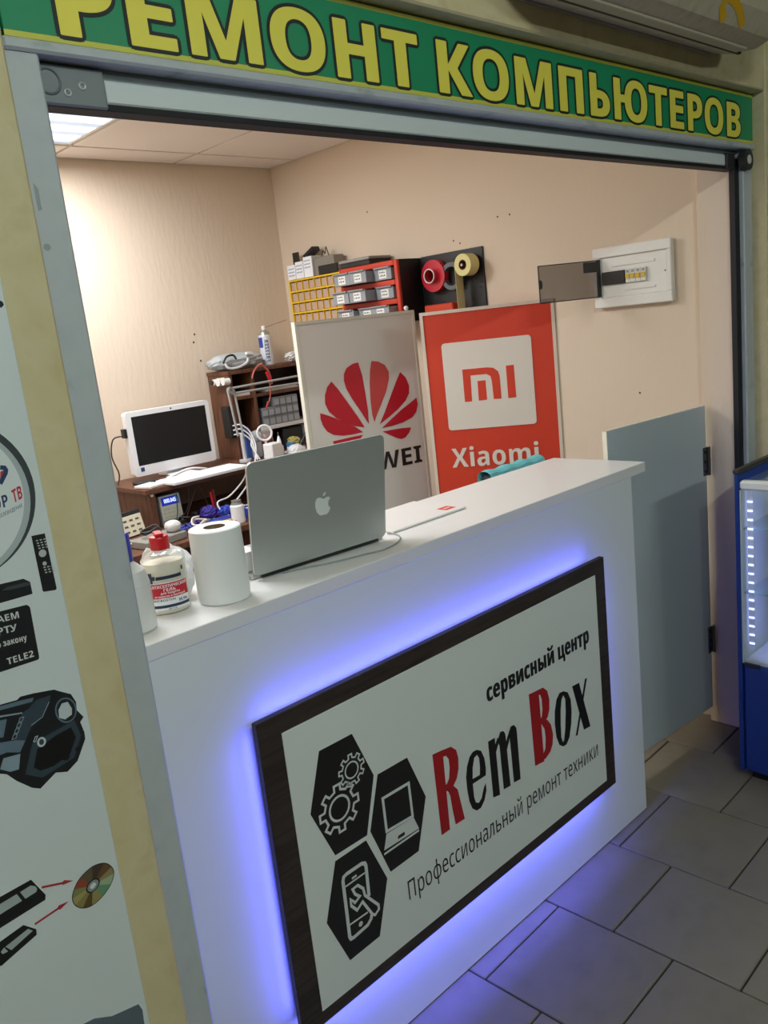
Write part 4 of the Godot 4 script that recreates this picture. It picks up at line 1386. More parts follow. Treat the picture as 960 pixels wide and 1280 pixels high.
func build_cabinet():
	var s = thing("wall_cabinet", "dark brown open cabinet with shelves in the room corner", "cabinet", Vector3(0.41, SHELF, -2.3))
	var X0 = 0.135; var X1 = 0.69; var Y1 = 1.462; var Z0 = -2.397; var Z1 = -2.21
	var bw = brown()
	var a := MB.new(); a.lim(X0, X0 + 0.018, SHELF + 0.0003, Y1 - 0.0182, Z0, Z1, 0.001)
	put(a, "side_panel", bw, s)
	a = MB.new(); a.lim(X1 - 0.018, X1, SHELF + 0.0003, Y1 - 0.0182, Z0, Z1, 0.001)
	put(a, "side_panel", bw, s)
	a = MB.new(); a.lim(X0 - 0.004, X1, Y1 - 0.018, Y1, Z0, Z1 + 0.004, 0.001)
	put(a, "top_panel", bw, s)
	a = MB.new(); a.lim(X0 + 0.018, X1 - 0.018, SHELF + 0.0003, Y1 - 0.0182, Z0, Z0 + 0.006, 0.0)
	put(a, "back_panel", m(col(46, 30, 26), 0.6), s)
	a = MB.new(); a.lim(0.268, 0.284, SHELF + 0.0003, Y1 - 0.0182, Z0 + 0.006, Z1 - 0.004, 0.001)
	put(a, "divider", bw, s)
	a = MB.new(); a.lim(X0 + 0.018, 0.268, 1.318, 1.334, Z0 + 0.006, Z1 - 0.006, 0.001)
	put(a, "shelf", bw, s)
	a = MB.new(); a.lim(0.284, X1 - 0.018, 1.318, 1.334, Z0 + 0.006, Z1 - 0.006, 0.001)
	put(a, "shelf", bw, s)
	a = MB.new(); a.lim(0.284, X1 - 0.018, 1.148, 1.166, Z0 + 0.006, Z1 + 0.004, 0.001)
	put(a, "white_shelf", m(col(224, 224, 222), 0.45), s)

func build_cabinet_contents():
	# little grey boxes piled on the white shelf
	var first = null
	var mid = m(col(120, 124, 130), 0.5)
	var w = 0.038; var h = 0.045
	for c in 6:
		for r in (3 if c > 1 else 2):
			var at = Vector3(0.305 + c * (w + 0.001) + w / 2, 1.1662 + r * (h + 0.0006), -2.265)
			var lb = ["small grey box in bottom row on white cabinet shelf", "small grey box in middle row of the shelf pile", "small grey box in top row of the shelf pile"][r]
			if first == null:
				first = thing("parts_box", lb, "box", at, "grey parts boxes on the white shelf")
				var a := MB.new()
				a.lim(at.x - w / 2 + 0.0006, at.x + w / 2 - 0.0006, at.y, at.y + h, at.z - 0.05, at.z + 0.05, 0.002)
				put(a, "carton", mid, first)
				a = MB.new()
				a.lim(at.x - w / 2 + 0.004, at.x + w / 2 - 0.004, at.y + 0.006, at.y + h - 0.010, at.z + 0.05, at.z + 0.0506, 0.0)
				put(a, "paper_label", m(col(160, 164, 168), 0.6), first)
			else:
				copy_of(first, at, lb)
	# papers on the middle shelf
	var p = thing("paper_stack", "flat stack of papers on the upper cabinet shelf", "papers", Vector3(0.45, 1.334, -2.28))
	var a := MB.new()
	a.lim(0.36, 0.56, 1.3342, 1.346, -2.36, -2.225, 0.001)
	put(a, "sheets", m(col(170, 168, 160), 0.7), p)
	p = thing("white_carton", "small flat white carton in the narrow cabinet bay", "box", Vector3(0.2, 1.334, -2.28))
	a = MB.new()
	a.lim(0.165, 0.255, 1.3342, 1.352, -2.36, -2.225, 0.001)
	put(a, "carton", m(col(206, 202, 194), 0.6), p)
	# power adapter block with white cables on the cabinet side
	var hub = thing("charging_hub", "black charging block with white plugs on cabinet side", "charger", Vector3(0.12, 1.2, -2.24))
	a = MB.new()
	a.lim(0.105, 0.134, 1.14, 1.295, -2.275, -2.215, 0.003)
	put(a, "block", m(col(22, 22, 24), 0.45), hub)
	for k in 3:
		a = MB.new()
		var y = 1.20 - 0.022 * k
		a.tube([Vector3(0.12, y, -2.213), Vector3(0.135, y + 0.004, -2.17), Vector3(0.155, y - 0.03, -2.13), Vector3(0.158 - k * 0.012, 1.10, -2.10), Vector3(0.115 + k * 0.014, 1.036, -2.06)], 0.0038, 6)
		put(a, "white_cable", m(col(230, 230, 230), 0.5), hub)
	# door knobs on the cabinet side: a little pile of white spools
	var sp = thing("white_spools", "white plastic spool rack screwed to cabinet side", "spool", Vector3(0.12, 1.415, -2.25))
	for q in [[-0.006, 0.020], [0.018, 0.026], [0.046, 0.022]]:
		a = MB.new()
		var zz = -2.285 + q[0] * 1.6
		a.cyl(Vector3(0.134, 1.415, zz), Vector3(0.098, 1.415, zz), q[1] * 0.75, 14)
		put(a, "spool", m(col(228, 226, 222), 0.45), sp)
	a = MB.new()
	a.cyl(Vector3(0.098, 1.415, -2.30), Vector3(0.088, 1.415, -2.30), 0.012, 12)
	put(a, "cap", m(col(50, 44, 40), 0.5), sp)
	# cabinet top
	var bag = thing("grey_pouch", "crumpled light grey pouch lying on the cabinet top", "pouch", Vector3(0.26, 1.462, -2.3))
	a = MB.new()
	lump(a, Vector3(0.245, 1.502, -2.30), Vector3(0.155, 0.042, 0.07), 11, 0.10)
	put(a, "pouch", m(col(178, 184, 186), 0.5), bag)
	a = MB.new()
	a.tube([Vector3(0.13, 1.50, -2.232), Vector3(0.15, 1.53, -2.225), Vector3(0.185, 1.535, -2.222), Vector3(0.20, 1.515, -2.22)], 0.005, 7)
	put(a, "black_handle", m(col(24, 24, 26), 0.5), bag)
	a = MB.new()
	a.tube([Vector3(0.135, 1.50, -2.224), Vector3(0.15, 1.475, -2.218), Vector3(0.20, 1.474, -2.214), Vector3(0.255, 1.49, -2.217), Vector3(0.27, 1.51, -2.222)], 0.007, 7)
	put(a, "clear_strap", m(col(206, 208, 210), 0.3), bag)
	a = MB.new()
	a.lim(0.27, 0.30, 1.528, 1.541, -2.243, -2.226, 0.002)
	put(a, "clip", m(col(230, 230, 230), 0.4), bag)
	var cn = thing("spray_can", "white and blue freezer spray can on the cabinet top", "spray can", Vector3(0.445, 1.462, -2.30))
	var cc = Vector3(0.445, 1.4622, -2.30)
	a = MB.new()
	a.lathe(cc, [Vector2(0, 0), Vector2(0.031, 0), Vector2(0.0325, 0.003), Vector2(0.0325, 0.145), Vector2(0.030, 0.153)], 24)
	put(a, "body", m(col(226, 230, 238), 0.3, 0.2), cn)
	a = MB.new()
	a.lathe(cc, [Vector2(0.0305, 0.152), Vector2(0.026, 0.165), Vector2(0.014, 0.174), Vector2(0.012, 0.178), Vector2(0, 0.178)], 24)
	put(a, "shoulder", m(col(176, 176, 160), 0.3, 0.6), cn)
	a = MB.new()
	a.lathe(cc, [Vector2(0.010, 0.178), Vector2(0.0105, 0.194), Vector2(0.008, 0.198), Vector2(0, 0.198)], 16)
	put(a, "nozzle", m(col(240, 240, 240), 0.4), cn)
	a = MB.new()
	a.cyl(cc + Vector3(0.006, 0.188, 0.004), cc + Vector3(0.13, 0.215, 0.03), 0.0016, 6)
	put(a, "straw", m(col(150, 100, 90), 0.5), cn)
	a = MB.new()
	letters(a, "FREEZER", "sans_bold", "F", func(u, v):
		var ang = deg_to_rad(118) - (v - 0.5) * 0.020 / 0.0332
		var y = 0.018 + u * 0.11
		var n = Vector3(cos(ang), 0, sin(ang))
		return [cc + n * 0.0332 + Vector3(0, y, 0), n])
	put(a, "lettering", m(col(30, 44, 110), 0.4), cn)
	a = MB.new()
	for k in 5:
		var a0 = deg_to_rad(150 + k * 12); var a1 = deg_to_rad(162 + k * 12)
		var n0 = Vector3(cos(a0), 0, sin(a0)); var n1 = Vector3(cos(a1), 0, sin(a1))
		a.quad(cc + n0 * 0.0331 + Vector3(0, 0.09, 0), cc + n1 * 0.0331 + Vector3(0, 0.09, 0), cc + n1 * 0.0331 + Vector3(0, 0.14, 0), cc + n0 * 0.0331 + Vector3(0, 0.14, 0), n0)
	put(a, "blue_band", m(col(40, 70, 160), 0.4), cn)
	var wp = thing("crumpled_tissue", "crumpled white tissue on the cabinet top by the wall", "tissue", Vector3(0.61, 1.462, -2.27))
	a = MB.new()
	lump(a, Vector3(0.605, 1.488, -2.27), Vector3(0.06, 0.026, 0.045), 5, 0.25)
	put(a, "tissue", m(col(224, 222, 220), 0.7), wp)
	# red test leads hanging from the top
	var lead = thing("red_test_lead", "red test leads draped over front of cabinet", "cable", Vector3(0.36, 1.4, -2.19))
	a = MB.new()
	var L = func(px, py): 
		var h2 = hit(px, py, plane_z(-2.19))
		return Vector3(h2.x, h2.y, -2.19)
	a.tube([L.call(315, 473), L.call(318, 463), L.call(325, 456), L.call(332, 460), L.call(337, 467), L.call(340, 480)], 0.0042, 7)
	put(a, "lead", m(col(196, 96, 92), 0.45), lead)
	a = MB.new()
	a.tube([L.call(337, 474), L.call(338, 490), L.call(337, 500), L.call(334, 508)], 0.0034, 7)
	put(a, "lead", m(col(180, 90, 84), 0.45), lead)
	a = MB.new()
	a.cyl(L.call(333, 465), L.call(338, 476), 0.0085, 8)
	put(a, "clip", m(col(206, 34, 44), 0.4), lead)
	a = MB.new()
	a.cyl(L.call(335, 502), L.call(332.5, 511), 0.005, 8, 0.003)
	put(a, "plug", m(col(196, 50, 40), 0.4), lead)

# an irregular soft lump: a squashed ball with noise
func lump(mb, c, s, sd, amount):
	var n := FastNoiseLite.new()
	n.seed = sd
	n.frequency = 1.4
	var rows = 14; var seg = 26
	var P = func(i, k):
		var a = PI * i / rows; var b = TAU * k / seg
		var d = Vector3(sin(a) * cos(b), cos(a), sin(a) * sin(b))
		var q = d * (1.0 + amount * 2.0 * n.get_noise_3dv(d * 1.5) + amount * n.get_noise_3dv(d * 4.0))
		q = Vector3(signf(q.x) * pow(absf(q.x), 0.8), q.y, signf(q.z) * pow(absf(q.z), 0.8))
		if q.y < -0.9: q.y = -0.9
		return c + q * s
	for i in rows:
		for k in seg:
			var a = P.call(i, k); var b = P.call(i + 1, k); var d = P.call(i + 1, (k + 1) % seg); var e = P.call(i, (k + 1) % seg)
			mb.quad(a, b, d, e, (a + d) / 2 - c)

func on_y(px, py, y):
	var d = ray(px, py)
	return CAM + d * ((y - CAM.y) / d.y)
func on_z(px, py, z):
	var d = ray(px, py)
	return CAM + d * ((z - CAM.z) / d.z)

func simple(called, label, category, at, mb, part, mat, group = ""):
	var s = thing(called, label, category, at, group)
	put(mb, part, mat, s)
	return s

func build_shelf_things():
	# all-in-one computer
	var s = thing("desktop_computer", "white all-in-one computer with dark screen on raised shelf", "computer", Vector3(-0.217, SHELF, -2.23))
	var white = m(col(232, 232, 234), 0.35)
	var a := MB.new()
	var X0 = -0.433; var X1 = -0.003; var Y0 = 1.056; var Y1 = 1.345; var Z = -2.205
	var pz = plane_z(Z)
	a.poly(pz, round_rect(X0, X1, Y0, Y1, 0.014), 0.0, 0.035)
	put(a, "housing", white, s)
	a = MB.new()
	a.poly(pz, rect2(X0 + 0.026, X1 - 0.022, Y0 + 0.047, Y1 - 0.022), 0.0006, 0.0004)
	put(a, "screen", m(col(20, 21, 24), 0.16), s)
	a = MB.new()
	a.cyl(Vector3(-0.205, Y1 - 0.011, Z - 0.001), Vector3(-0.205, Y1 - 0.011, Z + 0.0012), 0.004, 12)
	put(a, "webcam", m(col(16, 16, 18), 0.3), s)
	a = MB.new()
	a.poly(pz, rect2(X0 + 0.032, X0 + 0.05, Y0 + 0.020, Y0 + 0.038), 0.0008, 0.0006)
	put(a, "sticker", m(col(24, 62, 120), 0.4), s)
	a = MB.new()
	a.tube([Vector3(-0.32, SHELF + 0.006, -2.13), Vector3(-0.31, SHELF + 0.012, -2.11), Vector3(-0.22, SHELF + 0.03, -2.10), Vector3(-0.13, SHELF + 0.012, -2.11), Vector3(-0.12, SHELF + 0.006, -2.13)], 0.0055, 8)
	a.lim(-0.27, -0.16, SHELF + 0.0005, SHELF + 0.010, -2.30, -2.12, 0.003)
	a.lim(-0.25, -0.18, SHELF + 0.010, Y0 + 0.06, -2.27, -2.243, 0.003)
	put(a, "stand", white, s)
	a = MB.new()
	a.lim(X0 - 0.016, X0 - 0.0005, 1.235, 1.275, Z - 0.035, Z - 0.005, 0.002)
	a.tube([Vector3(X0 - 0.012, 1.245, Z - 0.02), Vector3(X0 - 0.05, 1.235, Z - 0.05), Vector3(X0 - 0.065, 1.16, Z - 0.06), Vector3(X0 - 0.05, 1.08, Z - 0.05), Vector3(X0 - 0.07, SHELF + 0.004, Z - 0.04)], 0.0032, 7)
	put(a, "power_plug", m(col(18, 18, 20), 0.5), s)
	# keyboard overhanging the shelf edge
	s = thing("keyboard", "flat white keyboard overhanging the raised shelf below screen", "keyboard", Vector3(-0.21, SHELF, -2.0))
	var o = Vector3(-0.37, SHELF + 0.009, -2.07)
	var yaw = Transform3D(Basis(Vector3.UP, deg_to_rad(2.0)), Vector3(-0.215, SHELF + 0.0085, -1.995))
	a = MB.new(yaw)
	a.lim(-0.20, 0.20, -0.0075, 0.0075, -0.075, 0.075, 0.003)
	put(a, "case", m(col(236, 236, 238), 0.4), s)
	for r in 5:
		a = MB.new(yaw)
		for k in 15:
			a.lim(-0.188 + k * 0.0252, -0.188 + k * 0.0252 + 0.0225, 0.0075, 0.0105, -0.062 + r * 0.025, -0.062 + r * 0.025 + 0.0225, 0.001)
		put(a, "key_row", m(col(242, 242, 244), 0.45), s)
	# things left on the shelf
	a = MB.new(Transform3D(Basis(Vector3.UP, 0.25), Vector3(-0.462, SHELF + 0.007, -2.03)))
	a.lim(-0.045, 0.045, -0.006, 0.006, -0.05, 0.05, 0.004)
	simple("white_charger_box", "flat white plastic box at left end of raised shelf", "box", Vector3(-0.462, SHELF, -2.03), a, "box", m(col(222, 218, 212), 0.5))
	a = MB.new(Transform3D(Basis(Vector3.UP, -0.2), Vector3(-0.425, SHELF + 0.0075, -2.135)))
	a.lim(-0.05, 0.05, -0.007, 0.007, -0.035, 0.035, 0.005)
	simple("black_drive", "flat black disk drive under the white computer", "drive", Vector3(-0.425, SHELF, -2.135), a, "drive", m(col(26, 25, 26), 0.45))
	# balanced-arm magnifier lamp in front of the cabinet
	s = thing("arm_lamp", "pale jointed arm lamp with ring magnifier before cabinet", "lamp", Vector3(0.19, SHELF, -2.1))
	var steel = m(col(176, 178, 178), 0.4, 0.2)
	var Z2 = -2.12
	for k in 2:
		a = MB.new()
		a.cyl(on_z(286 + k * 4, 486 + k * 6, Z2), on_z(380, 468.5 + k * 9, Z2), 0.0055, 8)
		put(a, "upper_arm", steel, s)
		a = MB.new()
		a.cyl(on_z(284.5 + k * 8, 488, Z2), on_z(297.5 + k * 7, 545 + k * 2, Z2), 0.0055, 8)
		put(a, "lower_arm", steel, s)
	a = MB.new()
	a.reel(on_z(288, 488, Z2 + 0.002), Vector3.BACK, 0.006, 0.016, -0.010, 0.010, 16)
	put(a, "joint", m(col(150, 152, 152), 0.4, 0.3), s)
	a = MB.new()
	var foot = on_z(303, 548, Z2)
	a.cyl(Vector3(foot.x, SHELF + 0.0005, Z2), Vector3(foot.x - 0.002, foot.y + 0.02, Z2), 0.010, 10)
	a.cyl(Vector3(foot.x, SHELF + 0.0005, Z2), Vector3(foot.x, SHELF + 0.012, Z2), 0.03, 16)
	put(a, "clamp", m(col(196, 196, 198), 0.4), s)
	# ring magnifier on its handle
	s = thing("ring_magnifier", "white ring magnifier with handle standing before the boxes", "magnifier", Vector3(0.27, SHELF, -2.08))
	var c = on_z(330.5, 541, -2.08)
	a = MB.new()
	a.ring(c, Vector3(-0.35, 0.1, 1), 0.036, 0.0055, 28, 8)
	put(a, "rim", m(col(238, 236, 236), 0.35), s)
	a = MB.new()
	a.cyl(c + Vector3(0, -0.038, 0), Vector3(c.x + 0.004, SHELF + 0.011, c.z), 0.006, 8)
	a.cyl(Vector3(c.x + 0.004, SHELF + 0.0005, c.z), Vector3(c.x + 0.004, SHELF + 0.012, c.z), 0.022, 14)
	put(a, "handle", m(col(232, 230, 230), 0.4), s)
	a = MB.new()
	a.reel(c, Vector3(-0.35, 0.1, 1), 0.0, 0.034, -0.001, 0.001, 24)
	put(a, "lens", glass(Color(0.9, 0.95, 0.95), 0.12), s)
	# bottles and boxes on the right half of the shelf
	var p = on_y(333, 581, SHELF)
	p.z = -2.04; p.x = 0.255
	s = thing("dropper_bottle", "small white dropper bottle with pink label on shelf", "bottle", Vector3(p.x, SHELF, p.z))
	a = MB.new()
	a.lathe(Vector3(p.x, SHELF + 0.0004, p.z), [Vector2(0, 0), Vector2(0.018, 0), Vector2(0.018, 0.05), Vector2(0.010, 0.06), Vector2(0.009, 0.066)], 18)
	put(a, "body", m(col(226, 214, 218), 0.4), s)
	a = MB.new()
	a.lathe(Vector3(p.x, SHELF + 0.0004, p.z), [Vector2(0.0105, 0.064), Vector2(0.0105, 0.076), Vector2(0.004, 0.10), Vector2(0, 0.101)], 14)
	put(a, "dropper", m(col(240, 238, 238), 0.4), s)
	a = MB.new(Transform3D(Basis(Vector3.UP, 0.2), Vector3(0.215, SHELF, -2.035)))
	a.lim(-0.045, 0.03, 0.0005, 0.075, -0.03, 0.03, 0.004)
	simple("tissue_packet", "white paper packet standing beside the lamp clamp", "packet", Vector3(0.215, SHELF, -2.035), a, "packet", m(col(230, 228, 226), 0.7))
	a = MB.new()
	a.lim(0.150, 0.178, SHELF + 0.0005, 1.185, -2.195, -2.165, 0.002)
	simple("blue_strip_box", "narrow upright blue box beside white cables", "box", Vector3(0.164, SHELF, -2.18), a, "box", m(col(52, 88, 168), 0.45))
	a = MB.new()
	lump(a, Vector3(0.205, 1.13, -2.17), Vector3(0.035, 0.028, 0.03), 8, 0.2)
	a.lim(0.18, 0.232, SHELF + 0.0005, 1.11, -2.195, -2.148, 0.004)
	simple("plastic_bag", "clear crumpled plastic bag beside the blue box", "bag", Vector3(0.205, SHELF, -2.17), a, "bag", m(col(186, 192, 200), 0.3))
	s = thing("red_brown_jar", "red brown jar behind the ring magnifier", "jar", Vector3(0.262, SHELF, -2.15))
	a = MB.new()
	a.lathe(Vector3(0.262, SHELF + 0.0004, -2.150), [Vector2(0, 0), Vector2(0.028, 0), Vector2(0.03, 0.004), Vector2(0.03, 0.10), Vector2(0.026, 0.108), Vector2(0.026, 0.122), Vector2(0, 0.122)], 20)
	put(a, "jar", m(col(122, 50, 34), 0.35), s)
	s = thing("blue_can", "small blue and white can on the raised shelf", "can", Vector3(0.345, SHELF, -2.07))
	a = MB.new()
	a.lathe(Vector3(0.345, SHELF + 0.0004, -2.07), [Vector2(0, 0), Vector2(0.021, 0), Vector2(0.021, 0.034), Vector2(0, 0.034)], 18)
	put(a, "body", m(col(214, 222, 230), 0.4), s)
	a = MB.new()
	a.lathe(Vector3(0.345, SHELF + 0.0004, -2.07), [Vector2(0.0212, 0.034), Vector2(0.0218, 0.036), Vector2(0.0218, 0.05), Vector2(0, 0.05)], 18)
	put(a, "lid", m(col(52, 112, 170), 0.4), s)
	s = thing("brass_sponge", "yellow brass wool tip cleaner on the raised shelf", "tip cleaner", Vector3(0.40, SHELF, -2.12))
	a = MB.new()
	a.lathe(Vector3(0.405, SHELF + 0.0004, -2.12), [Vector2(0, 0), Vector2(0.03, 0), Vector2(0.032, 0.03), Vector2(0.028, 0.032)], 18)
	put(a, "cup", m(col(60, 60, 62), 0.5), s)
	a = MB.new()
	lump(a, Vector3(0.405, SHELF + 0.048, -2.12), Vector3(0.03, 0.022, 0.03), 9, 0.22)
	put(a, "brass_wool", m(col(176, 166, 96), 0.6, 0.2), s)
	a = MB.new()
	a.lim(0.43, 0.56, SHELF + 0.0005, 1.135, -2.38, -2.235, 0.006)
	simple("dark_instrument", "dark grey instrument box below the white cabinet shelf", "instrument", Vector3(0.5, SHELF, -2.3), a, "housing", m(col(40, 46, 50), 0.45))
	a = MB.new()
	a.lim(0.565, 0.655, SHELF + 0.0005, 1.14, -2.38, -2.215, 0.002)
	simple("white_blue_carton", "white carton with blue print beside dark instrument", "box", Vector3(0.6, SHELF, -2.3), a, "carton", m(col(206, 212, 226), 0.55))
	for k in 3:
		a = MB.new()
		var x = 0.325 + k * 0.035
		a.cyl(Vector3(x, SHELF + 0.0005, -2.17 - 0.02 * k), Vector3(x - 0.008 + k * 0.006, 1.12 + 0.01 * k, -2.18), 0.0035, 7)
		simple("tweezers", ["thin grey tweezers upright by the magnifier stand", "thin tweezers leaning beside the blue can", "thin dark tweezers leaning towards brass wool"][k], "tweezers", Vector3(x, SHELF, -2.17), a, "tweezers", m([col(180, 180, 180), col(150, 140, 120), col(60, 60, 64)][k], 0.35, 0.5))
	# microscope
	s = thing("microscope", "white microscope with black angled eyepieces beside petal panel", "microscope", Vector3(0.40, SHELF, -2.02))
	var e0 = on_z(384, 541, -2.0); var e1 = on_z(376, 556, -2.0)
	a = MB.new()
	a.cyl(e1, e0, 0.0125, 16)
	a.cyl(e1 + Vector3(0.05, 0.0, -0.03), e0 + Vector3(0.05, 0, -0.03), 0.0125, 16)
	put(a, "eyepiece", m(col(20, 20, 22), 0.35), s)
	a = MB.new()
	a.reel(e0, (e0 - e1), 0.008, 0.014, 0.0, 0.004, 18)
	put(a, "eyepiece_rim", m(col(170, 170, 190), 0.3, 0.5), s)
	a = MB.new()
	lump(a, Vector3(e1.x - 0.012, e1.y - 0.02, -2.02), Vector3(0.045, 0.026, 0.035), 3, 0.06)
	a.cyl(Vector3(e1.x, SHELF + 0.012, -2.03), Vector3(e1.x, e1.y - 0.02, -2.03), 0.016, 14)
	put(a, "head", m(col(228, 228, 226), 0.35), s)
	a = MB.new()
	a.lim(e1.x - 0.06, e1.x + 0.06, SHELF + 0.0005, SHELF + 0.014, -2.09, -1.975, 0.004)
	put(a, "foot", m(col(220, 220, 218), 0.4), s)
	# white cables falling from the shelf edge to the desk
	var k2 = 0
	for path in [[[312, 578], [304, 600], [287, 620], [272, 628], [278, 640], [288, 645]], [[316, 580], [311, 602], [298, 622], [283, 640], [276, 650]], [[319, 575], [318, 595], [317, 615], [315, 630], [318, 640]]]:
		var pts = []
		for i in path.size():
			pts.append(on_z(path[i][0], path[i][1], -1.955 + 0.02 * i))
		a = MB.new()
		a.tube(pts, 0.0038, 7)
		simple("white_cable", ["thick white cable curling over the shelf edge to desk", "white cable running down from shelf edge to desk", "white cable hanging beside the laptop lid edge"][k2], "cable", pts[5 if path.size() > 5 else path.size() - 1], a, "cable", m(col(228, 226, 224), 0.5))
		k2 += 1

func build_desk_things():
	# lab power supply with blue display below the shelf
	var s = thing("power_supply", "grey bench power supply with lit blue digits under shelf", "power supply", Vector3(-0.39, DESK, -2.1))
	var F = Transform3D(Basis(Vector3.RIGHT, deg_to_rad(-6)), Vector3(-0.385, DESK + 0.001, -2.015))
	var a := MB.new(F)
	a.lim(-0.052, 0.052, 0.0, 0.13, -0.15, 0.0, 0.004)
	put(a, "housing", m(col(150, 146, 140), 0.5), s)
	a = MB.new(F)
	a.lim(-0.050, 0.050, 0.022, 0.128, 0.0, 0.003, 0.001)
	put(a, "front_plate", m(col(206, 204, 190), 0.5), s)
	a = MB.new(F)
	a.lim(-0.042, 0.042, 0.085, 0.122, 0.003, 0.0042, 0.0004)
	var dsp = put(a, "display", glow(Color(0.10, 0.14, 0.62), 0.6), s)
	a = MB.new(F)
	flat_text(a, "000.0451", "sans_bold", "0", {"o": Vector3.ZERO, "ex": Vector3.RIGHT, "ey": Vector3.UP, "n": Vector3.BACK}, Vector2(-0.03, 0.096), Vector2(0.036, 0.096), 0.018, 0.0048)
	put(a, "digits", glow(Color(0.75, 0.82, 1.0), 1.6), dsp)
	for r in 3:
		for k in 4:
			a = MB.new(F)
			a.lim(-0.040 + k * 0.021, -0.040 + k * 0.021 + 0.015, 0.030 + r * 0.017, 0.030 + r * 0.017 + 0.010, 0.003, 0.0055, 0.001)
			put(a, "button", m(col(190, 196, 176), 0.5), s)
	# beige meter at the left
	s = thing("beige_meter", "beige tilted meter with printed front beside shelf support", "meter", Vector3(-0.60, DESK, -2.02))
	F = Transform3D(Basis(Vector3.UP, deg_to_rad(12)) * Basis(Vector3.RIGHT, deg_to_rad(-14)), Vector3(-0.590, DESK + 0.002, -1.97))
	a = MB.new(F)
	a.lim(-0.065, 0.055, 0.0, 0.11, -0.06, 0.0, 0.004)
	put(a, "housing", m(col(36, 36, 36), 0.5), s)
	a = MB.new(F)
	a.lim(-0.060, 0.050, 0.004, 0.09, 0.0, 0.003, 0.001)
	put(a, "front_plate", m(col(218, 210, 186), 0.5), s)
	a = MB.new(F)
	for r in 3:
		for k in 3:
			a.lim(-0.048 + k * 0.032, -0.030 + k * 0.032, 0.018 + r * 0.024, 0.026 + r * 0.024, 0.003, 0.0036, 0.0)
	put(a, "print", m(col(90, 86, 76), 0.6), s)
	# grey tray at the front left
	var p = on_y(186, 688, DESK)
	a = MB.new(Transform3D(Basis(Vector3.UP, 0.15), Vector3(-0.60, DESK + 0.0005, -1.75)))
	a.lim(-0.11, 0.085, 0.0, 0.032, -0.06, 0.06, 0.004)
	s = simple("grey_tray_box", "grey metal box at the front of the workbench", "box", Vector3(-0.6, DESK, -1.75), a, "housing", m(col(150, 148, 142), 0.5, 0.2))
	# dark brown box
	a = MB.new()
	a.lim(-0.49, -0.40, DESK + 0.0005, DESK + 0.03, -1.735, -1.66, 0.003)
	simple("brown_box", "small dark brown wooden box at bench edge", "box", Vector3(-0.445, DESK, -1.70), a, "box", m(col(84, 54, 40), 0.5))
	# white jar with grey lid
	p = on_y(293, 669, DESK)
	p = Vector3(-0.245, DESK + 0.0004, -1.72)
	s = thing("white_jar", "white plastic jar with clear lid on workbench", "jar", p)
	a = MB.new()
	a.lathe(p, [Vector2(0, 0), Vector2(0.028, 0), Vector2(0.029, 0.003), Vector2(0.029, 0.072), Vector2(0.025, 0.078)], 22)
	put(a, "body", m(col(236, 236, 238), 0.4), s)
	a = MB.new()
	a.lathe(p, [Vector2(0.025, 0.077), Vector2(0.021, 0.088), Vector2(0.021, 0.096), Vector2(0, 0.096)], 20)
	put(a, "lid", m(col(120, 122, 118), 0.3), s)
	# clear glass jars behind it
	for q in [[Vector3(0.035, DESK + 0.0005, -1.91), 0.038, 0.09, "clear plastic tub with dark lid under the shelf edge"], [Vector3(-0.03, DESK + 0.0005, -1.73), 0.03, 0.075, "smaller clear tub with dark lid beside laptop"]]:
		s = thing("clear_tub", q[3], "tub", q[0])
		a = MB.new()
		a.lathe(q[0], [Vector2(0, 0), Vector2(q[1] * 0.9, 0), Vector2(q[1], q[2])], 18)
		put(a, "tub", m(col(178, 180, 182), 0.25), s)
		a = MB.new()
		a.lathe(q[0], [Vector2(q[1] * 1.03, q[2]), Vector2(q[1] * 1.03, q[2] + 0.02), Vector2(0, q[2] + 0.02)], 18)
		put(a, "lid", m(col(40, 42, 46), 0.45), s)
	# blue and white striped box at the right
	a = MB.new()
	a.lim(-0.185, -0.08, DESK + 0.0005, DESK + 0.045, -1.78, -1.70, 0.002)
	s = simple("blue_striped_box", "blue box with white stripes beside white jar", "box", Vector3(-0.13, DESK, -1.74), a, "carton", m(col(44, 66, 150), 0.5))
	a = MB.new()
	for k in 3:
		a.lim(-0.182 + k * 0.036, -0.166 + k * 0.036, DESK + 0.006, DESK + 0.040, -1.7000, -1.6994, 0.0)
	a.lim(-0.183, -0.082, DESK + 0.0455, DESK + 0.0458, -1.752, -1.73, 0.0)
	put(a, "white_stripe", m(col(226, 228, 234), 0.5), s)
	# hand tools lying across the bench
	var tools = [[-0.50, -1.81, 0.15, col(46, 64, 150), "pliers with blue grips lying before the power supply"], [-0.325, -1.80, -0.2, col(40, 56, 140), "pliers with dark blue grips beside the yellow screwdriver"], [-0.19, -1.82, 0.25, col(72, 76, 180), "pliers with violet blue grips behind the white jar"]]
	for t in tools:
		p = Vector3(t[0], DESK, t[1])
		s = thing("pliers", t[4], "pliers", Vector3(p.x, DESK, p.z), "pliers on the workbench")
		F = Transform3D(Basis(Vector3.UP, t[2]), Vector3(p.x, DESK + 0.010, p.z))
		a = MB.new(F)
		for sg in [-1.0, 1.0]:
			a.tube([Vector3(-0.02, 0, 0.004 * sg), Vector3(0.02, 0.004, 0.016 * sg), Vector3(0.07, 0.006, 0.020 * sg), Vector3(0.10, 0.004, 0.012 * sg)], 0.0085, 8)
		put(a, "grips", m(t[3], 0.45), s)
		a = MB.new(F)
		a.cyl(Vector3(-0.01, 0, 0), Vector3(-0.065, 0, 0), 0.010, 8, 0.003)
		put(a, "jaws", m(col(120, 122, 126), 0.35, 0.7), s)
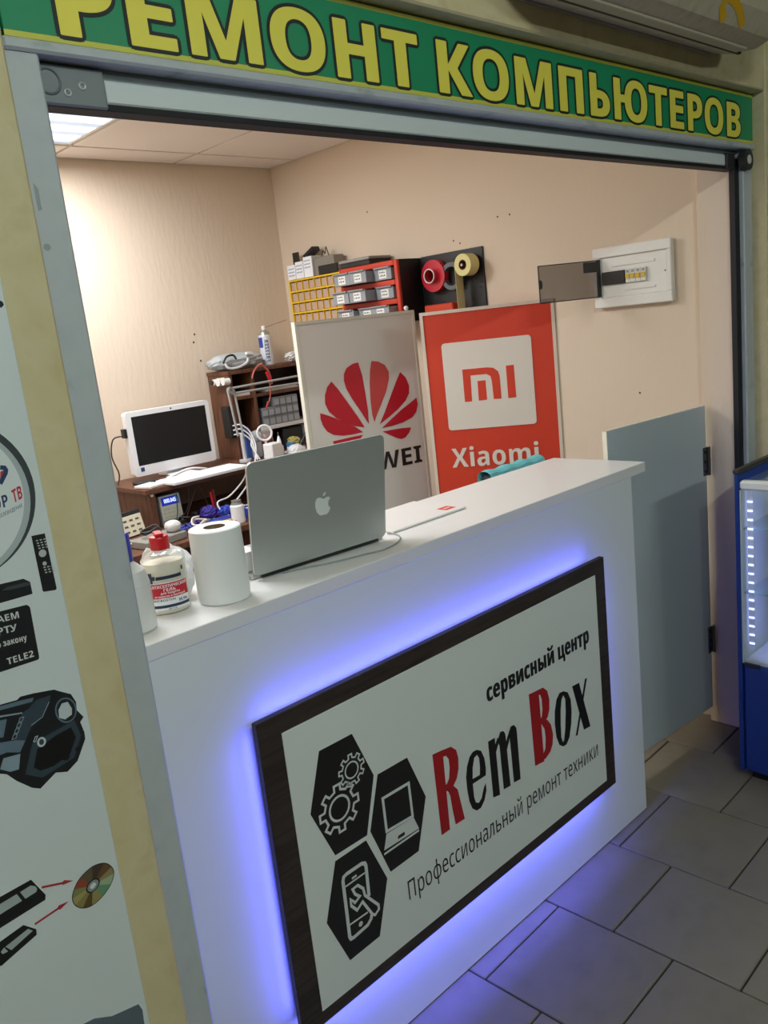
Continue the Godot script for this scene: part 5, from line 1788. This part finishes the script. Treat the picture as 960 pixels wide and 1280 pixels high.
	var drv = [[-0.335, -1.74, 0.1, col(226, 170, 40), "screwdriver with yellow handle lying on the bench"], [-0.345, -1.70, -0.1, col(150, 28, 40), "screwdriver with red handle at the bench edge"]]
	for t in drv:
		p = Vector3(t[0], DESK, t[1])
		s = thing("screwdriver", t[4], "screwdriver", Vector3(p.x, DESK, p.z), "screwdrivers on the workbench")
		F = Transform3D(Basis(Vector3.UP, t[2]), Vector3(p.x, DESK + 0.0115, p.z))
		a = MB.new(F)
		a.cyl(Vector3(0, 0, 0), Vector3(0.07, 0, 0), 0.010, 10, 0.008)
		put(a, "handle", m(t[3], 0.4), s)
		a = MB.new(F)
		a.cyl(Vector3(0, 0, 0), Vector3(-0.07, -0.006, 0), 0.0025, 8)
		put(a, "shaft", m(col(180, 182, 184), 0.3, 0.8), s)
	# circuit boards
	var boards = [[-0.30, -1.885, 0.1, col(34, 52, 110), "dark blue circuit board before the shelf back"], [-0.445, -1.89, -0.1, col(70, 74, 82), "grey circuit board beside the grey box"], [-0.585, -1.865, 0.1, col(28, 30, 34), "black circuit board beside beige meter"]]
	for t in boards:
		s = thing("circuit_board", t[4], "circuit board", Vector3(t[0], DESK, t[1]), "circuit boards on the workbench")
		F = Transform3D(Basis(Vector3.UP, t[2]), Vector3(t[0], DESK + 0.003, t[1]))
		a = MB.new(F)
		a.lim(-0.055, 0.055, -0.0012, 0.0012, -0.035, 0.035, 0.0)
		put(a, "board", m(t[3], 0.4), s)
		a = MB.new(F)
		var rng := RandomNumberGenerator.new(); rng.seed = int(t[2] * 100) + 50
		for k in 14:
			var x = rng.randf_range(-0.045, 0.04); var z = rng.randf_range(-0.028, 0.022)
			a.lim(x, x + rng.randf_range(0.005, 0.014), 0.0012, rng.randf_range(0.003, 0.010), z, z + rng.randf_range(0.004, 0.010), 0.0003)
		put(a, "components", m(col(140, 142, 146), 0.4), s)
	# wire tangles: each a coil of its own colour
	var coils = [[-0.36, -1.965, col(24, 24, 26), "black wire coil under the raised shelf", 0.0], [-0.41, -1.805, col(40, 52, 130), "blue wire coil between the two blue pliers", 0.0], [-0.10, -1.84, col(30, 30, 34), "black wire coil behind the striped box", 0.0], [-0.09, -1.93, col(206, 204, 206), "white wire coil beside the white cables", 0.0], [-0.72, -1.80, col(196, 196, 200), "white wire coil beside the grey metal box", 0.0],
		[-0.64, -1.745, col(30, 30, 32), "black wire coil on top of grey metal box", 0.0325], [-0.45, -1.70, col(214, 200, 200), "pale wire coil on the dark brown box", 0.031]]
	var rg := RandomNumberGenerator.new(); rg.seed = 21
	for t in coils:
		var pts = []
		for k in 11:
			var an = k * 1.15 + rg.randf_range(-0.3, 0.3)
			var R = rg.randf_range(0.015, 0.036)
			pts.append(Vector3(t[0] + cos(an) * R * 1.3, DESK + t[4] + 0.006 + rg.randf_range(0.0, 0.035), t[1] + sin(an) * R))
		pts[0].y = DESK + t[4] + 0.0045
		a = MB.new()
		a.tube(pts, 0.004, 6, 4)
		simple("wire_coil", t[3], "wire", Vector3(t[0], DESK, t[1]), a, "wire", m(t[2], 0.5), "wire coils on the workbench")
	# soft things and small parts among the tools
	for t in [[Vector3(-0.20, DESK + 0.024, -1.885), Vector3(0.035, 0.026, 0.028), col(44, 62, 168), "crumpled blue cloth behind the white jar", "cloth", 31], [Vector3(-0.255, DESK + 0.028, -1.935), Vector3(0.04, 0.03, 0.028), col(66, 52, 150), "crumpled violet bag below the shelf edge", "bag", 37], [Vector3(-0.545, DESK + 0.055, -1.74), Vector3(0.032, 0.024, 0.032), col(206, 204, 202), "pale plastic dome on the grey metal box", "cover", 5]]:
		a = MB.new()
		lump(a, t[0], t[1], t[5], 0.18 if t[4] != "cover" else 0.02)
		simple({"cloth": "blue_cloth", "bag": "violet_bag", "cover": "plastic_dome"}[t[4]], t[3], t[4], t[0] - Vector3(0, t[1].y * 0.9, 0), a, t[4], m(t[2], 0.6))
	for t in [[-0.28, -1.725, 0.3, col(214, 214, 216), "white plastic chip holder before blue pliers"], [-0.50, -1.765, -0.4, col(196, 200, 206), "pale grey chip holder beside the grey box"], [-0.565, -1.80, 0.5, col(120, 124, 132), "grey chip holder behind the grey box"]]:
		F = Transform3D(Basis(Vector3.UP, t[2]), Vector3(t[0], DESK + 0.0005, t[1]))
		a = MB.new(F)
		a.lim(-0.022, 0.022, 0.0, 0.014, -0.012, 0.012, 0.002)
		s = simple("chip_holder", t[4], "chip holder", Vector3(t[0], DESK, t[1]), a, "holder", m(t[3], 0.5), "chip holders on the workbench")
		a = MB.new(F)
		a.lim(-0.012, 0.012, 0.014, 0.017, -0.007, 0.007, 0.001)
		put(a, "chip", m(col(40, 42, 48), 0.4), s)
	# red probes and dark leads hanging below the shelf
	var k3 = 0
	for t in [[[220, 615, 222, 640, 220, 655], col(28, 100, 70), "green lead hanging before the power supply display"], [[235, 610, 237, 625, 233, 640], col(40, 20, 22), "dark lead hanging below the shelf middle"], [[249, 606, 255, 620, 262, 634], col(60, 40, 40), "brown lead slanting below the shelf"], [[246, 607, 240, 625, 234, 645], col(70, 30, 30), "dark red lead slanting below the shelf"]]:
		var pts = []
		for i in 3: pts.append(on_z(t[0][i * 2], t[0][i * 2 + 1], -1.975))
		a = MB.new()
		a.tube(pts, 0.0022, 6)
		simple("hanging_lead", t[2], "cable", pts[1], a, "lead", m(t[1], 0.5))
	for t in [[263, 615, 268, 637, "red probe standing behind the tools"], [266, 612, 270, 634, "dark red probe beside the red one"]]:
		var q0 = on_z(t[0], t[1], -1.93); var q1 = on_z(t[2], t[3], -1.93)
		a = MB.new()
		a.cyl(q0, q1, 0.006, 8)
		a.cyl(q1, Vector3(q1.x + 0.01, DESK + 0.001, q1.z + 0.02), 0.0035, 8)
		simple("test_probe", t[4], "probe", Vector3(q1.x, DESK, q1.z), a, "probe", m(col(170, 24, 34) if k3 == 0 else col(96, 20, 26), 0.4))
		k3 += 1
	# black box and orange cutter
	a = MB.new(Transform3D(Basis(Vector3.UP, 0.2), Vector3(-0.285, DESK + 0.0005, -1.975)))
	a.lim(-0.03, 0.03, 0.0, 0.04, -0.02, 0.02, 0.008)
	simple("black_case", "small rounded black case on the workbench", "case", Vector3(-0.285, DESK, -1.975), a, "case", m(col(30, 28, 28), 0.5))

func build_counter_things():
	# laptop seen from behind
	var yaw = 4.0
	var ph = plane_yaw(Vector3(-1.258, TOP + 0.006, -0.128), yaw)
	var tilt = deg_to_rad(8.0)
	var up = Vector3.UP * cos(tilt) + ph.n * sin(tilt)
	var pl = {"o": ph.o, "ex": ph.ex, "ey": up, "n": ph.ex.cross(up)}
	var alu = relief(col(186, 190, 188), 0.42, "brushed", 0.02, Vector3(3, 3, 3), 0.0, null, 0.55)
	var s = thing("laptop", "silver laptop opened away on the counter, lid back showing", "laptop", ph.o + ph.ex * 0.177 + Vector3(0, -0.006, -0.1))
	var a := MB.new()
	a.poly(pl, round_rect(0.0, 0.354, 0.004, 0.243, 0.013, 6), 0.0, 0.006)
	put(a, "lid", alu, s)
	a = MB.new()
	a.poly({"o": pl.o - pl.n * 0.0062, "ex": -pl.ex, "ey": pl.ey, "n": -pl.n}, rect2(-0.346, -0.008, 0.012, 0.235), 0.0, 0.0)
	put(a, "screen", m(col(18, 18, 20), 0.2), s)
	a = MB.new()
	for q in [[[428, 358, 445, 360, 455, 366, 470, 354, 485, 352, 492, 360, 482, 375, 480, 395, 487, 408, 494, 410, 485, 435, 470, 450, 455, 450, 445, 455, 432, 452, 418, 438, 410, 410, 410, 385, 416, 367]], [[450, 350, 455, 332, 467, 325, 466, 340, 456, 350]]]:
		a.poly(pl, pp(q[0], pl, 4.364, 300.0, 540.0), 0.0003)
	put(a, "fruit_emblem", m(col(226, 232, 230), 0.4), s)
	var B = Transform3D(Basis(ph.ex, Vector3.UP, ph.n), ph.o + Vector3(0, -0.006, 0))
	a = MB.new(B)
	a.lim(0.0, 0.354, 0.0008, 0.012, -0.247, -0.010, 0.004)
	put(a, "base", alu, s)
	a = MB.new(B)
	a.lim(0.03, 0.324, 0.012, 0.0128, -0.13, -0.03, 0.0003)
	put(a, "keyboard", m(col(24, 24, 26), 0.5), s)
	a = MB.new(B)
	a.lim(0.02, 0.334, 0.002, 0.011, -0.0095, -0.0015, 0.002)
	put(a, "hinge", m(col(18, 18, 20), 0.5), s)
	# cable lying in front of it
	a = MB.new()
	var pts = []
	for q in [[354, 716], [380, 710], [420, 702], [455, 693], [480, 687], [497, 678], [500, 671], [492, 667], [484, 667]]:
		pts.append(on_y(q[0], q[1], TOP + 0.0022))
	a.tube(pts, 0.0018, 6)
	simple("grey_cable", "thin grey cable lying on the counter before laptop", "cable", Vector3(pts[3].x, TOP, pts[3].z), a, "cable", m(col(150, 154, 154), 0.5))
	# paper roll
	var c = Vector3(-1.353, TOP + 0.0004, -0.094)
	s = thing("paper_towel_roll", "white paper towel roll standing beside gel bottle", "paper roll", c)
	a = MB.new()
	a.lathe(c, [Vector2(0.021, 0.143), Vector2(0.047, 0.143), Vector2(0.0495, 0.141), Vector2(0.0502, 0.10), Vector2(0.0505, 0.02), Vector2(0.0495, 0.001), Vector2(0.021, 0.0)], 40)
	put(a, "paper", relief(col(236, 238, 236), 0.9, "tissue", 0.03, Vector3(6, 6, 6), 0.03), s)
	a = MB.new()
	a.lathe(c, [Vector2(0.0208, 0.0), Vector2(0.0208, 0.1425)], 28)
	put(a, "cardboard_core", m(col(132, 112, 84), 0.85), s)
	build_gel_bottle()
	# tall white bottle behind the jamb
	c = Vector3(-1.548, TOP + 0.0004, -0.090)
	s = thing("white_bottle", "tall white bottle with blue cap half hidden by frame", "bottle", c)
	a = MB.new()
	a.lathe(c, [Vector2(0, 0), Vector2(0.036, 0), Vector2(0.040, 0.004), Vector2(0.040, 0.085), Vector2(0.034, 0.11), Vector2(0.018, 0.125), Vector2(0.015, 0.13)], 26)
	put(a, "body", m(col(222, 222, 218), 0.3), s)
	a = MB.new()
	a.lathe(c, [Vector2(0.0165, 0.126), Vector2(0.0185, 0.128), Vector2(0.0185, 0.172), Vector2(0.015, 0.178), Vector2(0, 0.178)], 22)
	put(a, "cap", m(col(40, 52, 176), 0.4), s)
	# crumpled film parcel behind the gel bottle
	a = MB.new()
	lump(a, Vector3(-1.408, TOP + 0.051, -0.205), Vector3(0.05, 0.055, 0.05), 15, 0.16)
	simple("film_parcel", "crumpled clear plastic film between bottle and paper roll", "plastic film", Vector3(-1.408, TOP, -0.205), a, "film", m(col(214, 216, 216), 0.25))
	# thin white folder with a red square
	s = thing("white_folder", "thin white folder with small red square on counter", "folder", Vector3(-0.72, TOP, -0.21))
	a = MB.new()
	a.lim(-0.855, -0.592, TOP + 0.0012, TOP + 0.006, -0.315, -0.128, 0.0006)
	put(a, "folder", m(col(234, 230, 226), 0.4), s)
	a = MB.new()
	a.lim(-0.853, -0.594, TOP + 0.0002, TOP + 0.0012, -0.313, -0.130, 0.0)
	put(a, "painted_edge_shadow", m(col(40, 38, 38), 0.6), s)  # dark sheet painted as the shadow line under the folder edge
	a = MB.new()
	var q0 = on_y(552, 641, TOP + 0.006); var q1 = on_y(571, 634, TOP + 0.006)
	a.lim(-0.645, -0.607, TOP + 0.006, TOP + 0.0063, -0.182, -0.148, 0.0)
	put(a, "red_square", m(col(214, 84, 66), 0.5), s)
	a = MB.new()
	a.lim(-0.638, -0.614, TOP + 0.0063, TOP + 0.0064, -0.169, -0.161, 0.0)
	put(a, "white_print", m(col(236, 200, 190), 0.5), s)
	# little white carton with black print between roll and laptop
	s = thing("printed_carton", "small white carton with black print between roll and laptop", "box", Vector3(-1.25, TOP, -0.19))
	a = MB.new()
	a.lim(-1.285, -1.215, TOP + 0.0132, TOP + 0.055, -0.215, -0.160, 0.001)
	put(a, "carton", m(col(232, 230, 226), 0.6), s)
	a = MB.new()
	for k in 5:
		a.lim(-1.283 + k * 0.006, -1.279 + k * 0.006, TOP + 0.022 + 0.002 * (k % 2), TOP + 0.045, -0.160, -0.1597, 0.0)
	put(a, "print", m(col(30, 30, 30), 0.6), s)

func build_gel_bottle():
	var c = Vector3(-1.452, TOP + 0.0004, -0.130)
	var s = thing("gel_bottle", "clear gel bottle with red cap and printed label", "bottle", c)
	var yaw = Basis(Vector3.UP, deg_to_rad(-20.0))
	var X = Transform3D(yaw, c)
	var sq = 0.72
	var a := MB.new(X)
	var prof = [Vector2(0, 0), Vector2(0.036, 0.0), Vector2(0.040, 0.004), Vector2(0.041, 0.03), Vector2(0.041, 0.085), Vector2(0.038, 0.102), Vector2(0.028, 0.114), Vector2(0.016, 0.120), Vector2(0.014, 0.124)]
	a.lathe(Vector3.ZERO, prof, 36, sq)
	put(a, "shell", glass(Color(0.95, 0.96, 0.94), 0.16, 0.06), s)
	a = MB.new(X)
	a.lathe(Vector3.ZERO, [Vector2(0, 0.002), Vector2(0.0345, 0.002), Vector2(0.0385, 0.006), Vector2(0.0393, 0.03), Vector2(0.0393, 0.085), Vector2(0.037, 0.098), Vector2(0, 0.098)], 36, sq)
	put(a, "gel", m(col(222, 214, 190), 0.35), s)
	a = MB.new(X)
	a.lathe(Vector3.ZERO, [Vector2(0.0165, 0.121), Vector2(0.018, 0.123), Vector2(0.018, 0.143), Vector2(0.0165, 0.146), Vector2(0.009, 0.147), Vector2(0, 0.147)], 26)
	var cap = put(a, "cap", m(col(196, 28, 34), 0.35), s)
	a = MB.new(X)
	a.lim(-0.0075, 0.0075, 0.147, 0.153, -0.017, 0.017, 0.002)
	put(a, "cap_lid", m(col(200, 30, 36), 0.35), cap)
	a = MB.new(X)
	a.lathe(Vector3.ZERO, [Vector2(0.017, 0.1185), Vector2(0.0185, 0.120), Vector2(0.017, 0.1215)], 22)
	put(a, "neck_ring", m(col(226, 222, 216), 0.3), s)
	# label wrapped round the front: angle measured from the bottle's face
	var wrap = func(u, v, r):
		var an = PI / 2 + deg_to_rad(55) - u * deg_to_rad(110)
		var n = Vector3(cos(an), 0, sin(an) / sq)
		return [Vector3(cos(an) * r, 0.010 + v * 0.078, sin(an) * r * sq), n.normalized()]
	var patch = func(mb, u0, u1, v0, v1, r):
		for k in 10:
			var ua = lerpf(u0, u1, k / 10.0); var ub = lerpf(u0, u1, (k + 1) / 10.0)
			var p = wrap.call(ua, v0, r); var q = wrap.call(ub, v0, r); var w = wrap.call(ub, v1, r); var z = wrap.call(ua, v1, r)
			mb.quad4(p[0], q[0], w[0], z[0], p[1], q[1], w[1], z[1])
	a = MB.new(X); patch.call(a, 0.0, 1.0, 0.0, 0.68, 0.0414)
	var lab = put(a, "label", m(col(232, 234, 234), 0.45), s)
	a = MB.new(X); patch.call(a, 0.0, 1.0, 0.30, 0.66, 0.0416)
	put(a, "red_band", m(col(190, 30, 46), 0.45), lab)
	var navy = m(col(34, 46, 74), 0.45)
	a = MB.new(X); patch.call(a, 0.06, 1.0, 0.06, 0.13, 0.0416)
	put(a, "navy_band", navy, lab)
	a = MB.new(X); patch.call(a, 0.22, 0.85, 0.76, 0.84, 0.0416)
	put(a, "navy_band", navy, lab)
	a = MB.new(X)
	patch.call(a, 0.03, 0.13, 0.68, 0.94, 0.0416)
	patch.call(a, -0.04, 0.20, 0.76, 0.86, 0.0417)
	put(a, "navy_cross", navy, lab)
	a = MB.new(X); patch.call(a, 0.86, 0.96, 0.66, 0.90, 0.0416)
	put(a, "doctor_print", m(col(206, 200, 190), 0.5), lab)
	a = MB.new(X); patch.call(a, 0.88, 0.94, 0.90, 1.0, 0.0416)
	put(a, "doctor_print", m(col(60, 80, 60), 0.5), lab)
	var T = func(mb, txt, u0, u1, v0, v1):
		letters(mb, txt, "sans_bold", "Н", func(u, v): return wrap.call(lerpf(u0, u1, u), lerpf(v0, v1, v), 0.0418))
	a = MB.new(X)
	T.call(a, "АНТИСЕПТИЧЕСКИЙ", 0.03, 0.97, 0.555, 0.63)
	T.call(a, "ГЕЛЬ", 0.36, 0.64, 0.465, 0.535)
	T.call(a, "ДЛЯ ЗАЩИТЫ", 0.28, 0.74, 0.40, 0.445)
	T.call(a, "от вирусов и бактерий", 0.12, 0.88, 0.325, 0.375)
	put(a, "white_lettering", m(col(236, 232, 232), 0.45), lab)
	a = MB.new(X)
	T.call(a, "MICROSTIN", 0.06, 0.60, 0.225, 0.275)
	T.call(a, "99,9%", 0.68, 0.92, 0.16, 0.235)
	T.call(a, "pH 7,0", 0.42, 0.60, 0.012, 0.045)
	put(a, "dark_lettering", m(col(40, 42, 52), 0.45), lab)

func build_chair():
	var s = thing("office_chair", "office chair behind the counter with cloth over backrest", "chair", Vector3(0.20, 0, -0.68))
	var grey = m(col(60, 62, 66), 0.7)
	var dark = m(col(26, 26, 28), 0.5)
	var a := MB.new()
	a.lim(0.07, 0.40, 0.60, 1.045, -0.63, -0.585, 0.018)
	put(a, "backrest", grey, s)
	a = MB.new()
	a.lim(0.01, 0.44, 0.44, 0.50, -1.05, -0.60, 0.02)
	put(a, "seat", grey, s)
	a = MB.new()
	a.lim(0.20, 0.25, 0.42, 0.66, -0.60, -0.575, 0.004)
	put(a, "back_bar", dark, s)
	a = MB.new()
	a.cyl(Vector3(0.225, 0.09, -0.82), Vector3(0.225, 0.44, -0.82), 0.025, 14)
	put(a, "column", dark, s)
	for k in 5:
		var an = TAU * k / 5 + 0.3
		var e = Vector3(0.225 + cos(an) * 0.20, 0.06, -0.82 + sin(an) * 0.20)
		a = MB.new()
		a.cyl(Vector3(0.225, 0.10, -0.82), e, 0.018, 10, 0.013)
		var lg = put(a, "leg", dark, s)
		a = MB.new()
		a.cyl(e + Vector3(-0.012, -0.034, 0), e + Vector3(0.012, -0.034, 0), 0.026, 14)
		put(a, "castor", dark, lg)
	# towel draped over the backrest
	var t = thing("turquoise_towel", "turquoise terry towel draped over the chair backrest", "towel", Vector3(0.2, 1.045, -0.607))
	a = MB.new()
	var prof = [Vector2(0.034, -0.20), Vector2(0.032, -0.10), Vector2(0.031, -0.012), Vector2(0.027, 0.006), Vector2(0.014, 0.014), Vector2(0.0, 0.016), Vector2(-0.014, 0.014), Vector2(-0.027, 0.006), Vector2(-0.031, -0.012), Vector2(-0.033, -0.12)]
	var nx = 30
	var P = func(i, k):
		var x = 0.060 + 0.32 * i / nx
		var w = 1.0 + 0.10 * sin(i * 1.3 + k * 0.4) * (1.0 if k in [0, 1, 2, 8, 9] else 0.25)
		return Vector3(x, 1.0455 + prof[k].y + 0.003 * sin(i * 0.7), -0.6075 + prof[k].x * w)
	for i in nx:
		for k in prof.size() - 1:
			a.quad(P.call(i, k), P.call(i + 1, k), P.call(i + 1, k + 1), P.call(i, k + 1), P.call(i, k) - Vector3(P.call(i, k).x, 1.01, -0.6075))
	put(a, "cloth", relief(col(112, 196, 204), 0.95, "terry", 0.06, Vector3(6, 6, 6), 0.15), t)
